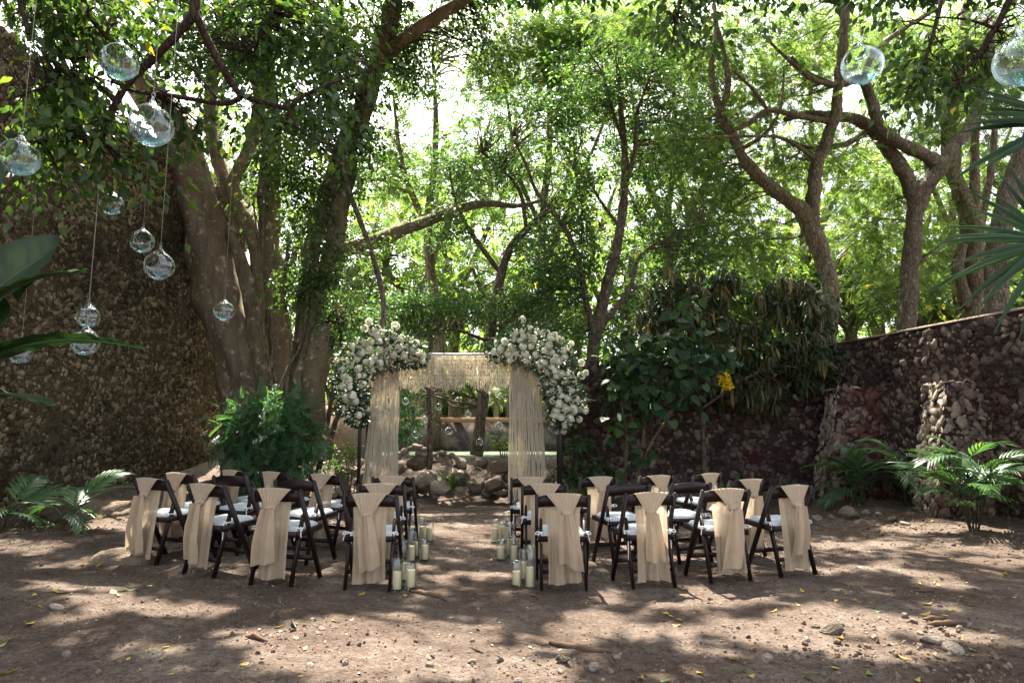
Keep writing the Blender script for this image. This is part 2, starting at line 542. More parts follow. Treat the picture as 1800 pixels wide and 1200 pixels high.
M['cap'] = flat_mat('ochre_cap', (.34, .2, .11), .85, .2, .3, 3)
M['far_wall'] = stone_mat('far_wall', [(.2, (.10, .082, .06)), (.6, (.19, .16, .125)), (.95, (.27, .23, .19))], (.05, .035, .04), .42, .55, 1.6)
M['bark_big'] = bark_mat('fig_bark', (.075, .056, .038), (.24, .19, .13), (.44, .42, .35), 1, (.15, .125, .05), .06)
M['bark_red'] = bark_mat('brown_bark', (.075, .06, .044), (.21, .17, .125), (.3, .28, .23), 1.6)
M['bark_tan'] = bark_mat('tan_bark', (.095, .075, .05), (.26, .21, .145), (.34, .32, .26), 1.4, (.13, .125, .05))
M['twig'] = bark_mat('twig_bark', (.03, .019, .014), (.09, .06, .043), None, 4)
M['palm_stem'] = bark_mat('palm_stem', (.04, .05, .02), (.12, .13, .06), None, 4)
M['stem'] = bark_mat('shrub_stem', (.11, .075, .045), (.25, .18, .11), None, 4)
M['leaf_fig'] = leaf_mat('fig_leaf', [(.0, (.022, .046, .018)), (.5, (.046, .086, .028)), (.82, (.1, .15, .036)), (.95, (.17, .2, .045)), (.985, (.42, .3, .03))], .45, (1.6, 1.7, .6))
M['leaf_mid'] = leaf_mat('mid_leaf', [(.0, (.026, .06, .027)), (.5, (.054, .108, .04)), (.84, (.105, .165, .05)), (.95, (.2, .22, .05)), (.985, (.45, .36, .05))], .5, (1.65, 1.75, .75))
M['leaf_bright'] = leaf_mat('bright_leaf', [(.0, (.055, .095, .045)), (.5, (.1, .158, .06)), (.88, (.165, .215, .072)), (.97, (.3, .28, .075)), (1, (.4, .31, .08))], .64, (1.65, 1.65, .75))
M['leaf_canopy'] = leaf_mat('canopy_leaf', [(.0, (.02, .05, .02)), (.9, (.055, .11, .03))], .3)
M['leaf_bush'] = leaf_mat('bush_leaf', [(.0, (.045, .105, .06)), (.6, (.085, .18, .09)), (1, (.14, .24, .11))], .42)
M['leaf_big'] = leaf_mat('big_leaf', [(.0, (.016, .038, .018)), (.6, (.032, .066, .028)), (1, (.075, .115, .04))], .3, rough=.52, spec=.2)
M['leaf_palm'] = leaf_mat('palm_leaf', [(.0, (.035, .085, .042)), (.6, (.07, .14, .06)), (1, (.14, .2, .07))], .35, rough=.36, spec=.5)
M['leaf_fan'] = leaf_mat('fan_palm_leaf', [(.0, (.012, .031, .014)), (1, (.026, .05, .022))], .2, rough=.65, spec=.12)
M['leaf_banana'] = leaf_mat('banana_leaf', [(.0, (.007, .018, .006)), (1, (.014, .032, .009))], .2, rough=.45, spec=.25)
M['leaf_strap'] = leaf_mat('strap_leaf', [(.0, (.03, .085, .035)), (.7, (.05, .12, .04)), (1, (.12, .17, .05))], .35, rough=.35)
M['leaf_droop'] = leaf_mat('drooping_leaf', [(.0, (.04, .052, .02)), (.4, (.075, .075, .032)), (.72, (.125, .108, .048)), (.9, (.23, .2, .06)), (1, (.28, .11, .04))], .3, (1.3, 1.2, .6))
M['leaf_floral'] = leaf_mat('bouquet_leaf', [(.0, (.012, .03, .018)), (1, (.04, .075, .04))], .25)
M['leaf_yellow'] = leaf_mat('fallen_leaf_yellow', [(.0, (.38, .27, .04)), (.6, (.5, .36, .06)), (1, (.36, .2, .05))], .2)
M['leaf_green'] = leaf_mat('fallen_leaf_green', [(.0, (.09, .14, .03)), (1, (.26, .3, .07))], .2)
M['leaf_brown'] = leaf_mat('fallen_leaf_brown', [(.0, (.1, .06, .035)), (1, (.22, .15, .1))], .1, (1, 1, 1))
M['wood'] = flat_mat('mahogany', (.012, .0055, .005), .42, .3, .35, 14, .1)
M['cushion'] = flat_mat('white_cushion', (.42, .46, .49), .85, .15, .05, 30, .3)
M['ribbon'] = flat_mat('white_ribbon', (.72, .73, .75), .8, .15, .05, 30, .1)
M['sash'] = fabric_mat('beige_linen', (.57, .445, .315), .3)
M['sash_sheer'] = fabric_mat('sheer_linen', (.59, .465, .335), .45, .08)
M['macrame'] = fabric_mat('macrame_cotton', (.88, .79, .65), .5)
M['black_metal'] = flat_mat('black_metal', (.012, .012, .013), .45, .5, .2, 20, .1)
M['grey_metal'] = flat_mat('grey_metal', (.5, .48, .45), .45, .5, .1, 20, .1)
M['rose'] = leaf_mat('cream_rose', [(.0, (.80, .75, .64)), (.6, (.86, .83, .73)), (1, (.86, .73, .6))], .3, (1, .97, .85), .7, .15)
M['filler'] = leaf_mat('filler_bloom', [(.0, (.62, .63, .42)), (1, (.78, .77, .64))], .2, (1, 1, .8), .7, .15)
M['yellow_flower'] = leaf_mat('yellow_flower', [(.0, (.78, .5, .02)), (1, (.85, .6, .03))], .3, (1, 1, .6), .6, .2)
M['wax'] = flat_mat('cream_wax', (.74, .66, .42), .55, .35, .04, 6, .05, Subsurface_Weight=.0)
M['wick'] = flat_mat('wick', (.05, .045, .04), .9, .1)
M['glass'] = glass_mat('clear_glass', (.985, .992, .988), .05, .9)
M['glass_base'] = glass_mat('green_glass', (.62, .9, .78), .08, .6)
M['glass_globe'] = glass_mat('aqua_glass', (.94, .968, .975), .045, .9)
M['glass_blue'] = glass_mat('blue_glass', (.68, .87, .9), .07, .8)
M['string'] = flat_mat('string', (.42, .4, .35), .8, .2)
M['plaster'] = flat_mat('pale_plaster', (.62, .55, .46), .85, .2, .12, 2, .1)
M['pink'] = flat_mat('pink_plaster', (.6, .36, .33), .85, .2, .12, 2, .1)
M['roof_tile'] = flat_mat('grey_roof', (.3, .28, .27), .85, .2, .2, 3, .2)
M['stick'] = flat_mat('stick_wood', (.1, .066, .045), .9, .1, .3, 30, .5)
M['grass'] = leaf_mat('grass_blade', [(.0, (.03, .075, .025)), (1, (.1, .17, .05))], .35)
M['root_mound'] = stone_mat('speckled_root', [(.2, (.07, .05, .036)), (.5, (.17, .128, .094)), (.75, (.3, .24, .18)), (.95, (.4, .34, .26))], (.1, .07, .05), .5, .7, 5, 40)
# ------------------------------------------------------------------ sun flecks on the ground -> gaps in the canopy
_FPX = [(690,1140,150,30),(900,1150,60,16),(420,1120,40,8),(150,1150,50,9),(1250,1140,50,10),(1450,1075,60,9),(1700,1120,50,10),(640,1122,150,34),(560,1165,110,22),(800,1112,80,18),(680,1085,50,10),(990,1113,50,15),(1043,1083,52,10),(1080,1105,34,9),
 (1167,1107,45,10),(770,1018,26,5),(850,1007,46,7),(763,1038,24,6),(883,1040,20,5),(787,985,30,4),(853,963,24,3),(747,993,20,3),
 (900,1188,70,16),(640,1190,110,14),(1167,1060,36,7),(1060,1042,30,10),(1233,1043,55,13),(1317,1047,46,7),(1350,1103,110,19),
 (1400,1133,66,12),(1533,1097,120,14),(1467,1003,46,5),(1560,1002,50,5),(1623,1010,30,5),(1670,1028,36,7),(1483,957,50,5),
 (1560,955,40,5),(1617,935,50,5),(1683,967,36,5),(1760,990,56,6),(1220,1063,36,8),(1553,1043,18,5),(1567,1150,90,15),
 (67,937,80,6),(77,950,80,7),(183,928,36,6),(37,992,30,5),(200,887,20,6),(67,1052,36,6),(163,1055,36,5),(187,1078,72,12),
 (340,1080,66,9),(117,1107,30,4),(117,1137,24,4),(273,1160,40,8),(480,1150,60,14),(590,1117,36,15),(517,1190,66,12),(20,1173,28,8),
 (573,973,16,3),(810,877,70,4),(760,868,40,3),(770,905,50,3),(900,905,24,3),(1010,1165,40,8),(1640,1065,30,5),(1100,955,40,6),(1210,905,40,6),(1190,985,45,7),(1330,985,30,6),(360,940,30,4),(720,930,30,4)]
for px, py, rx, ry in _FPX:
    g = P(px, py, 1.0)
    k = CAMZ / (CAMZ - g.z)
    x, y = g.x * k, g.y * k
    FLECKS.append((x, y, rx / 1200 * y * 1.15 + .04, max(.08, ry / 1200 * y * y / CAMZ * 1.15) + .04))
# a few more beyond the picture's lower and side edges, and on the buttress, shrub and rose tops
FLECKS += [(-2.2, 10.5, .8, .55), (1.25, 10.5, .8, .55), (0, 10.6, .7, .25), (-.3, 13.2, 1.3, .5), (-1.6, 13.6, .5, .3), (-2.3, 10.4, .3, .25), (6.2, 9.3, .35, .5), (6.25, 8.7, .55, .35), (5.6, 8.0, .4, .3), (-5.3, 7.6, .5, .25), (3.0, 11.3, .4, .3), (-4.2, 11.6, 1.0, .5), (-3, 1.6, .7, .5), (1.8, 1.4, .8, .4), (4.5, 2.6, .8, .4), (-4.6, 3.1, .7, .4), (8, 5, .6, .5), (-.2, .4, 1, .5)]

# openings cut high in the canopy to let the sun reach the lower leaves of the fig and of the near branches
OPEN = [(-3.1, 8.4, 2.6, 1.9), (-2.7, 1.5, 2.2, .9), (3.9, 2.5, 1.2, .6), (-4.2, 11.3, .7, .5), (2.6, 11.3, .8, .5), (-5.6, 7.9, .7, .5)]

def lit_gap(C, amt=1.0, high=False):
    """True where a leaf would shade one of the sun flecks."""
    k = C[:, 2] / SUN.z
    gx, gy = C[:, 0] - SUN.x * k, C[:, 1] - SUN.y * k
    hit = np.zeros(len(C), bool)
    wob = .95 + .4 * vnoise(gx * 3.1, gy * 3.1, 11)
    for x, y, a, b in FLECKS + (OPEN if high else []):
        hit |= ((gx - x) / a) ** 2 + ((gy - y) / b) ** 2 < wob * amt
    return hit & (C[:, 2] > 2.6)

# ------------------------------------------------------------------ ground
def axis(dense_lo, dense_hi, step, far_lo, far_hi, g=1.35):
    a = list(np.arange(dense_lo, dense_hi + 1e-6, step))
    s, v = step, dense_hi
    while v < far_hi:
        s *= g; v += s; a.append(v)
    s, v = step, dense_lo
    while v > far_lo:
        s *= g; v -= s; a.insert(0, v)
    return np.array(a)
gx = axis(-8.5, 8.5, .05, -400, 400)
ya = np.arange(1.6, 9, .035); yb = np.arange(9, 17.5, .06)
gy = np.r_[axis(1.6, 1.6, .035, -60, 1.6)[:-1], ya, axis(9, 17.5, .06, 9, 900)]
X, Y = np.meshgrid(gx, gy)
MB().add(np.stack([X, Y, ground_z(X, Y)], -1), grid_faces(len(gx), len(gy))).build("ground", M['dirt'], kind="structure")
lx, ly = np.linspace(-9, 10, 30), np.linspace(17.2, 21.9, 10)
X, Y = np.meshgrid(lx, ly)
MB().add(np.stack([X, Y, ground_z(X, Y) + .012], -1), grid_faces(30, 10)).build("lawn", M['lawn'], kind="structure")

# pebbles, chips and crumbs lying on the dirt
def scatter_ground(n, ylo, yhi, xlim, dens=None):
    y = RNG.uniform(ylo, yhi, n); x = RNG.uniform(-1, 1, n) * np.minimum(xlim, .8 * y + .4)
    if dens is not None:
        k = RNG.random(n) < dens(x, y); x, y = x[k], y[k]
    return x, y
pb = MB()
for lev, sd, cnt, lo, hi, cx, ch in ((0, 1, 11000, .004, .012, 1.6, 9), (1, 2, 1500, .007, .017, 2, 12), (1, 5, 900, .007, .02, 2, 12), (1, 3, 120, .016, .032, 2, 12.5)):
    x, y = scatter_ground(cnt, cx, ch, 6.3, lambda x, y: .35 + 1.1 * (vnoise(x * .8 + 3, y * .8, 8) > .52))
    s = lo * (hi / lo) ** (RNG.random(len(x)) ** 1.7)
    V, F = rock(lev, sd, (1, .85, .6), .4)
    pb.add(*(lambda w: (w[0], w[1], w[2]))(replicate(V, F, (rot_basis(RNG, len(x)) * s[:, None, None], np.stack([x, y, ground_z(x, y) + s * .2], -1)))))
# denser rubble along the wall feet and in the stony patches
for cx, cy, sx, sy, cnt in ((.6, 3.6, .5, .2, 150), (1.9, 4.4, .8, .3, 170), (2.7, 4.2, .6, .25, 150), (3.2, 4.9, .6, .2, 110), (5.4, 9.6, .9, .6, 260), (5.0, 10.6, .8, .6, 160), (-5.9, 9.7, .7, .8, 420), (-6.6, 8.6, .4, 1.2, 260), (5.9, 8.2, .5, 1.2, 160), (-.9, 4.0, .7, .3, 80), (3, 12.6, 2, .4, 160)):
    x, y = RNG.normal(cx, sx, cnt), RNG.normal(cy, sy, cnt)
    s = .007 * (4.5 ** (RNG.random(cnt) ** 1.9))
    V, F = rock(1, int(abs(cx) * 10) + 40, (1, .85, .65), .4)
    pb.add(*replicate(V, F, (rot_basis(RNG, cnt) * s[:, None, None], np.stack([x, y, ground_z(x, y) + s * .25], -1))))
pb.build("gravel", M['pebble'], kind="stuff", smooth_shade=False)
# crumbs of the same earth
cr = MB()
for sd, cnt, lo, hi in ((21, 5200, .004, .012), (22, 1500, .009, .024)):
    x, y = scatter_ground(cnt, 1.6, 11, 6.3, lambda x, y: .2 + 1.2 * (vnoise(x * 1.1 + 5, y * 1.1, 18) > .5))
    s = lo * (hi / lo) ** (RNG.random(len(x)) ** 1.6)
    V, F = rock(1, sd, (1, .9, .5), .6)
    cr.add(*replicate(V, F, (rot_basis(RNG, len(x)) * s[:, None, None], np.stack([x, y, ground_z(x, y) + s * .1], -1))))
cr.build("earth_crumbs", M['dirt'], kind="stuff", smooth_shade=False)
# dry needles, bark bits and stalks
tw = MB()
x, y = scatter_ground(1500, 1.6, 10, 6, lambda x, y: .4 + .8 * (vnoise(x * .9, y * .9, 21) > .5))
V = np.array([(-.5, -.035, 0), (.5, -.02, 0), (.5, .02, .02), (-.5, .035, .02), (0, 0, .07)]); F = np.array([(0, 1, 4), (1, 2, 4), (2, 3, 4), (3, 0, 4)])
a = RNG.uniform(0, 6.28, len(x)); s = .012 * 5 ** RNG.random(len(x))
B = np.stack([np.stack([np.cos(a), -np.sin(a), 0 * a], -1), np.stack([np.sin(a), np.cos(a), 0 * a], -1), np.stack([0 * a, 0 * a, 1 + 0 * a], -1)], 1) * s[:, None, None]
tw.add(*replicate(V, F, (B, np.stack([x, y, ground_z(x, y) + .003], -1))))
tw.build("twig_litter", M['stick'], kind="stuff")

x, y = scatter_ground(2600, 1.6, 11, 6.5, lambda x, y: .15 + 1.2 * (vnoise(x * 1.3 + 7, y * 1.3, 31) > .55))
n_ = len(x); a = RNG.uniform(0, 6.28, n_)
d_ = np.stack([np.cos(a), np.sin(a), RNG.normal(0, .25, n_)], -1); nn_ = np.array([0, 0, 1.0]) + RNG.normal(0, .35, (n_, 3))
MB().add(*replicate(LEAF2[0], LEAF2[1], (leaf_basis(d_, nn_, .012 * 3.2 ** RNG.random(n_)), np.stack([x, y, ground_z(x, y) + .006], -1)))).build("leaf_litter", M['leaf_brown'], kind="stuff", smooth_shade=False)

# ------------------------------------------------------------------ rubble walls
def stone_meshes(mat, n, seed, sq=(1, 1, .6)):
    out = []
    for i in range(n):
        V, F = rock(1, seed + i, sq, .5, 8)
        keep = V[:, 2] > -.28
        idx = -np.ones(len(V), int); idx[keep] = np.arange(keep.sum())
        Fk = F[keep[F].all(1)]
        out.append(MB().add(V[keep], idx[Fk], (i + .5) / n))
    return [(b, b.mesh("stone", mat, False)) for b in out]

def dome(seed):
    V, F = rock(0, seed, (1, 1, .6), .7, 5)
    return V, F[(V[F][:, :, 2].mean(1) > -.2)]
CHEAP = [dome(500 + i) for i in range(7)]
def rubble(parent, org, u, v, nrm, U, V, sp, size, kinds, limit, shape=None, seed=0, cheap=False):
    """Stones bedded in a face: the largest in view as parts, the rest joined."""
    r = np.random.default_rng(seed)
    org, u, v, nrm = [np.asarray(q, float) for q in (org, u, v, nrm)]
    nu, nv = int(U / sp), int(V / (sp * .85))
    a, b = np.meshgrid((np.arange(nu) + .5) * U / nu, (np.arange(nv) + .5) * V / nv)
    a = a + (np.arange(nv) % 2)[:, None] * sp * .5
    a = (a + r.normal(0, sp * .2, a.shape)).ravel(); b = (b + r.normal(0, sp * .2, b.shape)).ravel()
    ok = (a > 0) & (a < U) & (b > 0) & (b < V)
    if shape is not None: ok &= shape(a, b)
    a, b = a[ok], b[ok]; n = len(a)
    s = size * .92 * np.clip(r.lognormal(0, .42, n), .3, 1.75) * .5
    O = org + a[:, None] * u + b[:, None] * v + nrm * r.uniform(-.25, .12, n)[:, None] * s[:, None]
    th = r.uniform(0, 6.283, n)
    jit = r.normal(0, .22, (n, 3)); nn = nrm + jit; nn /= np.linalg.norm(nn, axis=1, keepdims=True)
    t1 = np.cos(th)[:, None] * u + np.sin(th)[:, None] * v
    t1 -= (t1 * nn).sum(1, keepdims=True) * nn; t1 /= np.linalg.norm(t1, axis=1, keepdims=True)
    t2 = np.cross(nn, t1)
    B = np.stack([t1 * r.uniform(.9, 1.5, n)[:, None], t2 * r.uniform(.7, 1.1, n)[:, None], nn * r.uniform(.6, 1.2, n)[:, None]], -1) * s[:, None, None]
    px, py, d = project(O.T)
    seen = (px > 0) & (px < 1800) & (py > 0) & (py < 1200) & (d > 1)
    score = np.where(seen, s / np.maximum(d, 1), 0)
    order = np.argsort(-score)
    pick = order[:limit][score[order[:limit]] > 0]
    rest = np.setdiff1d(np.arange(n), pick)
    k = r.integers(0, len(kinds), n)
    off = np.array(parent.location)
    for i in pick:
        m4 = np.eye(4); m4[:3, :3] = B[i]; m4[:3, 3] = O[i] - off
        link("stone", kinds[k[i]][1], parent, Matrix(m4.tolist()))
    mb = MB()
    for j, (src, me) in enumerate(kinds):
        q = rest[k[rest] == j]
        if len(q):
            sv, sf = CHEAP[j % len(CHEAP)] if cheap else (src.V[0], src.F[0])
            mb.add(*replicate(sv, sf, (B[q], O[q]), np.full(len(q), (j + .5) / len(kinds))))
    if mb.n: 
        return mb.build("rubble_stone", list(kinds[0][1].materials), parent, smooth_shade=False, kind="stuff")

def slab_wall(parent, A, Bp, z0, z1, thick, mat, name="core", rough=.05, seed=0, top=0.0):
    """Solid wall core from A to B (inner face), thickness away from the courtyard."""
    A, Bp = np.array(A, float), np.array(Bp, float)
    L = np.linalg.norm(Bp - A); t = (Bp - A) / L
    out = np.array([-t[1], t[0]])
    nu, nv = max(2, int(L / .25)), max(2, int((z1 - z0) / .25))
    V, F = [], []
    mb = MB()
    su, sv = np.linspace(0, L, nu), np.linspace(0, 1, nv)
    SU, SV = np.meshgrid(su, sv)
    ztop = z1 + top * (vnoise(su * 1.3, su * 0 + seed, seed) - .5)
    Z = z0 + SV * (ztop[None, :] - z0)
    for side in (0, 1):
        o = side * thick + (1 - 2 * side) * rough * (vnoise(SU * 2.2 + side * 50, Z * 2.2, seed) - .6) * -1
        Xp = A[0] + t[0] * SU + out[0] * o; Yp = A[1] + t[1] * SU + out[1] * o
        V.append(np.stack([Xp, Yp, Z], -1).reshape(-1, 3))
    f = grid_faces(nu, nv)
    n = nu * nv
    W = np.vstack(V)
    iu = np.arange(nu - 1); topi = (nv - 1) * nu
    ft = np.stack([topi + iu, topi + iu + 1, n + topi + iu + 1, n + topi + iu], -1)
    iv = np.arange(nv - 1) * nu
    fl = np.stack([iv, iv + nu, n + iv + nu, n + iv], -1)
    fr = np.stack([iv + nu - 1, n + iv + nu - 1, n + iv + 2 * nu - 1, iv + 2 * nu - 1], -1)
    mb.add(W, [f, f[:, ::-1] + n, ft, fl, fr])
    return mb.build(name, mat, parent)

# left wall: tall, coral stone.  Inner face seen from the courtyard.
LA, LB = np.array([-7.62, 2.0]), np.array([-6.56, 16.4])
wl_ = thing("stone_wall", "tall dark brown coral stone wall rising behind the hanging glass globes", "wall", (LA[0], LA[1], 0))
slab_wall(wl_, LA, LB, -.3, 7.0, .8, M['mortar_brown'], rough=.04, seed=3, top=.5)
t = (LB - LA) / np.linalg.norm(LB - LA)
kb = stone_meshes(M['wall_brown'], 7, 100, (1, 1, .55))
org = (LA[0] + t[0] * 4, LA[1] + t[1] * 4, 0)
rubble(wl_, org, (t[0], t[1], 0), (0, 0, 1), (t[1], -t[0], 0), 10.4, 6.95, .066, .078, kb, 300, seed=1, cheap=True)

# right wall
RA, RB = np.array([6.24, 13.72]), np.array([8.44, 3.0])
wr_ = thing("stone_wall", "reddish rubble stone wall on the right with a sloping pale top edge", "wall", (RB[0], RB[1], 0))
slab_wall(wr_, RA, RB, -.3, 3.04, .55, M['mortar_purple'], rough=.03, seed=5)
t = (RB - RA) / np.linalg.norm(RB - RA)
kp = stone_meshes(M['wall_purple'], 7, 140, (1, 1, .55))
rubble(wr_, (RA[0], RA[1], .1), (t[0], t[1], 0), (0, 0, 1), (t[1], -t[0], 0), 8.2, 2.9, .09, .115, kp, 300, seed=2)
nrm = np.array([-t[1], t[0]])
V, F = box((0, -.015, 3.035), (10.94, .57, 3.075))
rot = np.array([[t[0], nrm[0], 0], [t[1], nrm[1], 0], [0, 0, 1]])
MB().add(V @ rot.T + np.array([RA[0], RA[1], 0]), F).build("coping", M['buttress'], wr_, smooth_shade=False)

# back wall, between the arch and the right-hand corner
BA, BB = np.array([1.0, 13.72]), np.array([6.26, 13.72])
wb_ = thing("stone_wall", "dark low rubble wall at the back, below the drooping brown foliage", "wall", (BA[0], BA[1], 0))
slab_wall(wb_, BA, BB, -.2, 2.78, .5, M['mortar_purple'], rough=.03, seed=8, top=.25)
kd = stone_meshes(M['wall_purple'], 7, 180, (1, 1, .55))
rubble(wb_, (1.0, 13.72, .1), (1, 0, 0), (0, 0, 1), (0, -1, 0), 5.2, 2.7, .1, .125, kd, 300, seed=4)

# two leaning buttresses against the right wall
def wall_x(y): return RA[0] + (RB[0] - RA[0]) * (y - RA[1]) / (RB[1] - RA[1])
kbt = stone_meshes(M['buttress'], 6, 220, (1, 1, .35))
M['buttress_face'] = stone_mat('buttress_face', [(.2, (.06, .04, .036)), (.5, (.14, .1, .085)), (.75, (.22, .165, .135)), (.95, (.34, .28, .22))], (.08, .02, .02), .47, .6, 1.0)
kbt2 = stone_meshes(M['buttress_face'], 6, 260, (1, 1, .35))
def buttress(label, y0, y1, xt, xb, h, seed):
    xw0, xw1 = wall_x(y0) + .25, wall_x(y1) + .25
    g = gz(xb, y0) - .15
    o = thing("stone_buttress", label, "buttress", ((xt + xw0) / 2, (y0 + y1) / 2, 0), 0, "buttresses leaning on the right wall")
    nz = 9
    V = []
    for k in range(nz):
        f = k / (nz - 1); z = g + (h - g) * f
        xe = xb + (xt - xb) * f
        w = .05 * (vnoise(f * 5, seed, seed) - .5)
        V += [(xe + w, y0 - .1 * (1 - f), z), (xw0, y0 - .1 * (1 - f), z), (xw1, y1, z), (xe + .12 + w, y1, z)]
    F = []
    for k in range(nz - 1):
        for j in range(4):
            F.append((4*k + j, 4*k + (j+1) % 4, 4*k + 4 + (j+1) % 4, 4*k + 4 + j))
    F.append((4*nz-4, 4*nz-3, 4*nz-2, 4*nz-1))
    MB().add(np.array(V), np.array(F)).build("core", M['mortar_purple'], o, smooth_shade=False)
    # sloping outer face, its paler stone colour standing in for sunlight
    a = np.array([xb, y0 - .1, g]); b = np.array([xt, y0, h]); v = b - a; L = np.linalg.norm(v); v /= L
    u = np.array([.12, y1 - y0 + .05, 0]); W = np.linalg.norm(u); u /= W
    n_ = np.cross(v, u); n_ = n_ if n_[0] < 0 else -n_
    rubble(o, a, u, v, n_, W, L, .09, .125, kbt, 110, seed=seed)
    # face towards the seats
    H = h - g
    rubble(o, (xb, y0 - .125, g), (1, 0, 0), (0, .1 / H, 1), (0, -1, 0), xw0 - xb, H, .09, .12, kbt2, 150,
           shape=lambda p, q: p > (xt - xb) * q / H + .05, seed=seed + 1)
    # top
    rubble(o, (xt, y0, h), (1, 0, 0), (0, 1, 0), (0, 0, 1), xw0 - xt - .2, y1 - y0, .11, .13, kbt, 20, seed=seed + 2)
buttress("sunlit rubble buttress sloping down between the two larger palm plants", 10.2, 10.95, 6.5, 6.1, 2.08, 31)
buttress("shaded rubble buttress beside the dark corner, behind the smaller palm plant", 12.2, 12.9, 5.85, 5.35, 2.12, 41)

# low wall far behind the arch, ochre coping
wf_ = thing("garden_wall", "low mottled wall with ochre coping seen through the flower arch", "wall", (0, 22, .75))
V, F = box((-6.2, 22, .3), (7.5, 22.4, 1.66)); MB().add(V, F).build("wall_body", M['far_wall'], wf_, smooth_shade=False)
V, F = box((-6.25, 21.94, 1.66), (7.55, 22.46, 1.82)); MB().add(V, F).build("coping", M['cap'], wf_, smooth_shade=False)
ws_ = thing("garden_wall", "short pale sunlit wall between the big fig tree and the arch", "wall", (-4.4, 15.9, .6))
V, F = box((-5.0, 15.9, .2), (-3.05, 16.3, 1.72)); MB().add(V, F).build("wall_body", M['buttress'], ws_, smooth_shade=False)

# buildings far behind, glimpsed under the trees
bd = thing("long_building", "pale long building with white columns far beyond the low garden wall", "building", (0, 44, .75))
MB().add(*box((-9, 45, .5), (7, 49, 4.2))).build("wall", M['plaster'], bd, smooth_shade=False)
rf = MB(); rf.add(np.array([(-9.6, 42.4, 3.7), (7.6, 42.4, 3.7), (7.6, 47, 5.6), (-9.6, 47, 5.6), (-9.6, 42.4, 3.5), (7.6, 42.4, 3.5)]), np.array([(0, 1, 2, 3), (4, 5, 1, 0)]))
rf.build("roof", M['roof_tile'], bd, smooth_shade=False)
for i in range(9):
    x = -8.6 + i * 1.9
    MB().add(*box((x - .16, 42.8, .5), (x + .16, 43.15, 3.5))).build("column", M['plaster'], bd, smooth_shade=False)
for i in range(5):
    x = -7 + i * 3
    MB().add(*box((x - .6, 44.93, 1.3), (x + .6, 44.98, 3.0))).build("window", M['black_metal'], bd, smooth_shade=False)
pk = thing("small_building", "pink walled outbuilding glimpsed beside the fig tree trunk", "building", (-8.9, 32, .75))
MB().add(*box((-10.2, 32, .5), (-7.7, 35, 2.6))).build("wall", M['pink'], pk, smooth_shade=False)
MB().add(*box((-10.5, 31.7, 2.6), (-7.4, 35.3, 2.85))).build("roof", M['plaster'], pk, smooth_shade=False)

# ------------------------------------------------------------------ rocks
ROCKM = [MB().add(*rock(3, 300 + i, (1, .9, .75), .2, 16), .15 + .1 * i).mesh("rock", M['rock'], False) for i in range(8)]
COBM = [MB().add(*rock(2, 330 + i, (1, .85, .7), .08, 2), .55 + .1 * i).mesh("cobble", M['rock'], True) for i in range(4)]
def put_rock(px, py, d, rpx, label, group, meshes=ROCKM, sink=.25, sq=(1, 1, 1), name="rock", z=None):
    c = P(px, py, d); r = rpx / 1200 * d
    o = link(name, random.choice(meshes))
    if z is None: z = c.z
    o.location = (c.x, c.y, z)
    o.rotation_euler = (random.uniform(-.3, .3), random.uniform(-.3, .3), random.uniform(0, 6.28))
    o.scale = (r * sq[0], r * sq[1], r * sq[2])
    return tag(o, label, "rock", group)
def on_ground(px, py, rpx, label, group, sq=(1, 1, 1), name="rock", meshes=ROCKM):
    g = G(px, py); r = rpx / 1200 * g.y
    return put_rock(px, py, g.y, rpx, label, group, meshes, sq=sq, name=name, z=g.z + r * .35 * sq[2])
PILE = "rocks heaped behind the flower arch"
for px, py, d, r, lab in ((752, 845, 13.4, 24, "reddish grey angular rock in the pile, left of the strappy plant"),
        (838, 852, 13.3, 20, "squarish brown rock below the tree trunk in the rock pile"),
        (873, 852, 13.2, 24, "long brown rock at the right foot of the rock pile"),
        (775, 856, 12.9, 20, "flat rounded rock at the foot of the strappy plant"),
        (878, 822, 14.2, 19, "big rounded boulder right of the tree trunk in the pile"),
        (806, 838, 13.3, 20, "tan rock beside the strappy plant roots"),
        (733, 812, 14.4, 20, "large pitted boulder left of the thin pole"),
        (650, 840, 13.4, 24, "rock at the left end of the pile behind the curtain")):
    put_rock(px, py, d, r, lab, None)
for i in range(95):
    px = random.uniform(575, 1000); t_ = random.random()
    py = 868 - 62 * t_ + random.uniform(-5, 5)
    put_rock(px, py, 12.95 + 2.6 * t_, random.uniform(7, 17), "brown field rock among others in the heap behind the arch", PILE)
CB = "round cobbles on top of the rock pile"
for px, py in ((712, 793), (722, 788), (730, 785), (738, 786), (745, 790), (703, 798), (716, 801), (735, 797), (778, 797), (786, 803), (794, 800), (802, 806), (772, 806), (790, 811), (806, 812), (765, 800), (812, 818), (780, 814), (700, 803), (745, 798)):
    put_rock(px, py, 14.4, random.uniform(6.5, 9), "pale rounded cobble lying on top of the rock pile", CB, COBM, name="cobble")
for px, py in ((590, 850), (605, 838), (578, 862), (1005, 868), (615, 870), (1050, 872), (1085, 868), (1130, 862), (1180, 866)):
    g = G(px, py)
    put_rock(px, py, min(g.y, 13.3), random.uniform(13, 20), "brown field rock among others in the heap behind the arch", PILE)
on_ground(1493, 908, 24, "pitted tan boulder on the dirt before the shaded buttress", None, (1, .8, .75))
on_ground(1522, 905, 9, "small smooth grey stone touching the pitted boulder", None)
for i, (px, py, r) in enumerate(((1437, 912, 13), (1461, 910, 10), (1567, 914, 12), (1545, 905, 8), (1590, 922, 10), (1540, 926, 8), (1605, 928, 7))):
    on_ground(px, py, r, "low rounded stone in the row before the right buttresses", "low stones before the right buttresses", (1, .8, .6))
on_ground(992, 855, 26, "tall tan rock standing behind the third row chairs right of the arch", None, (.9, .8, 1.5))
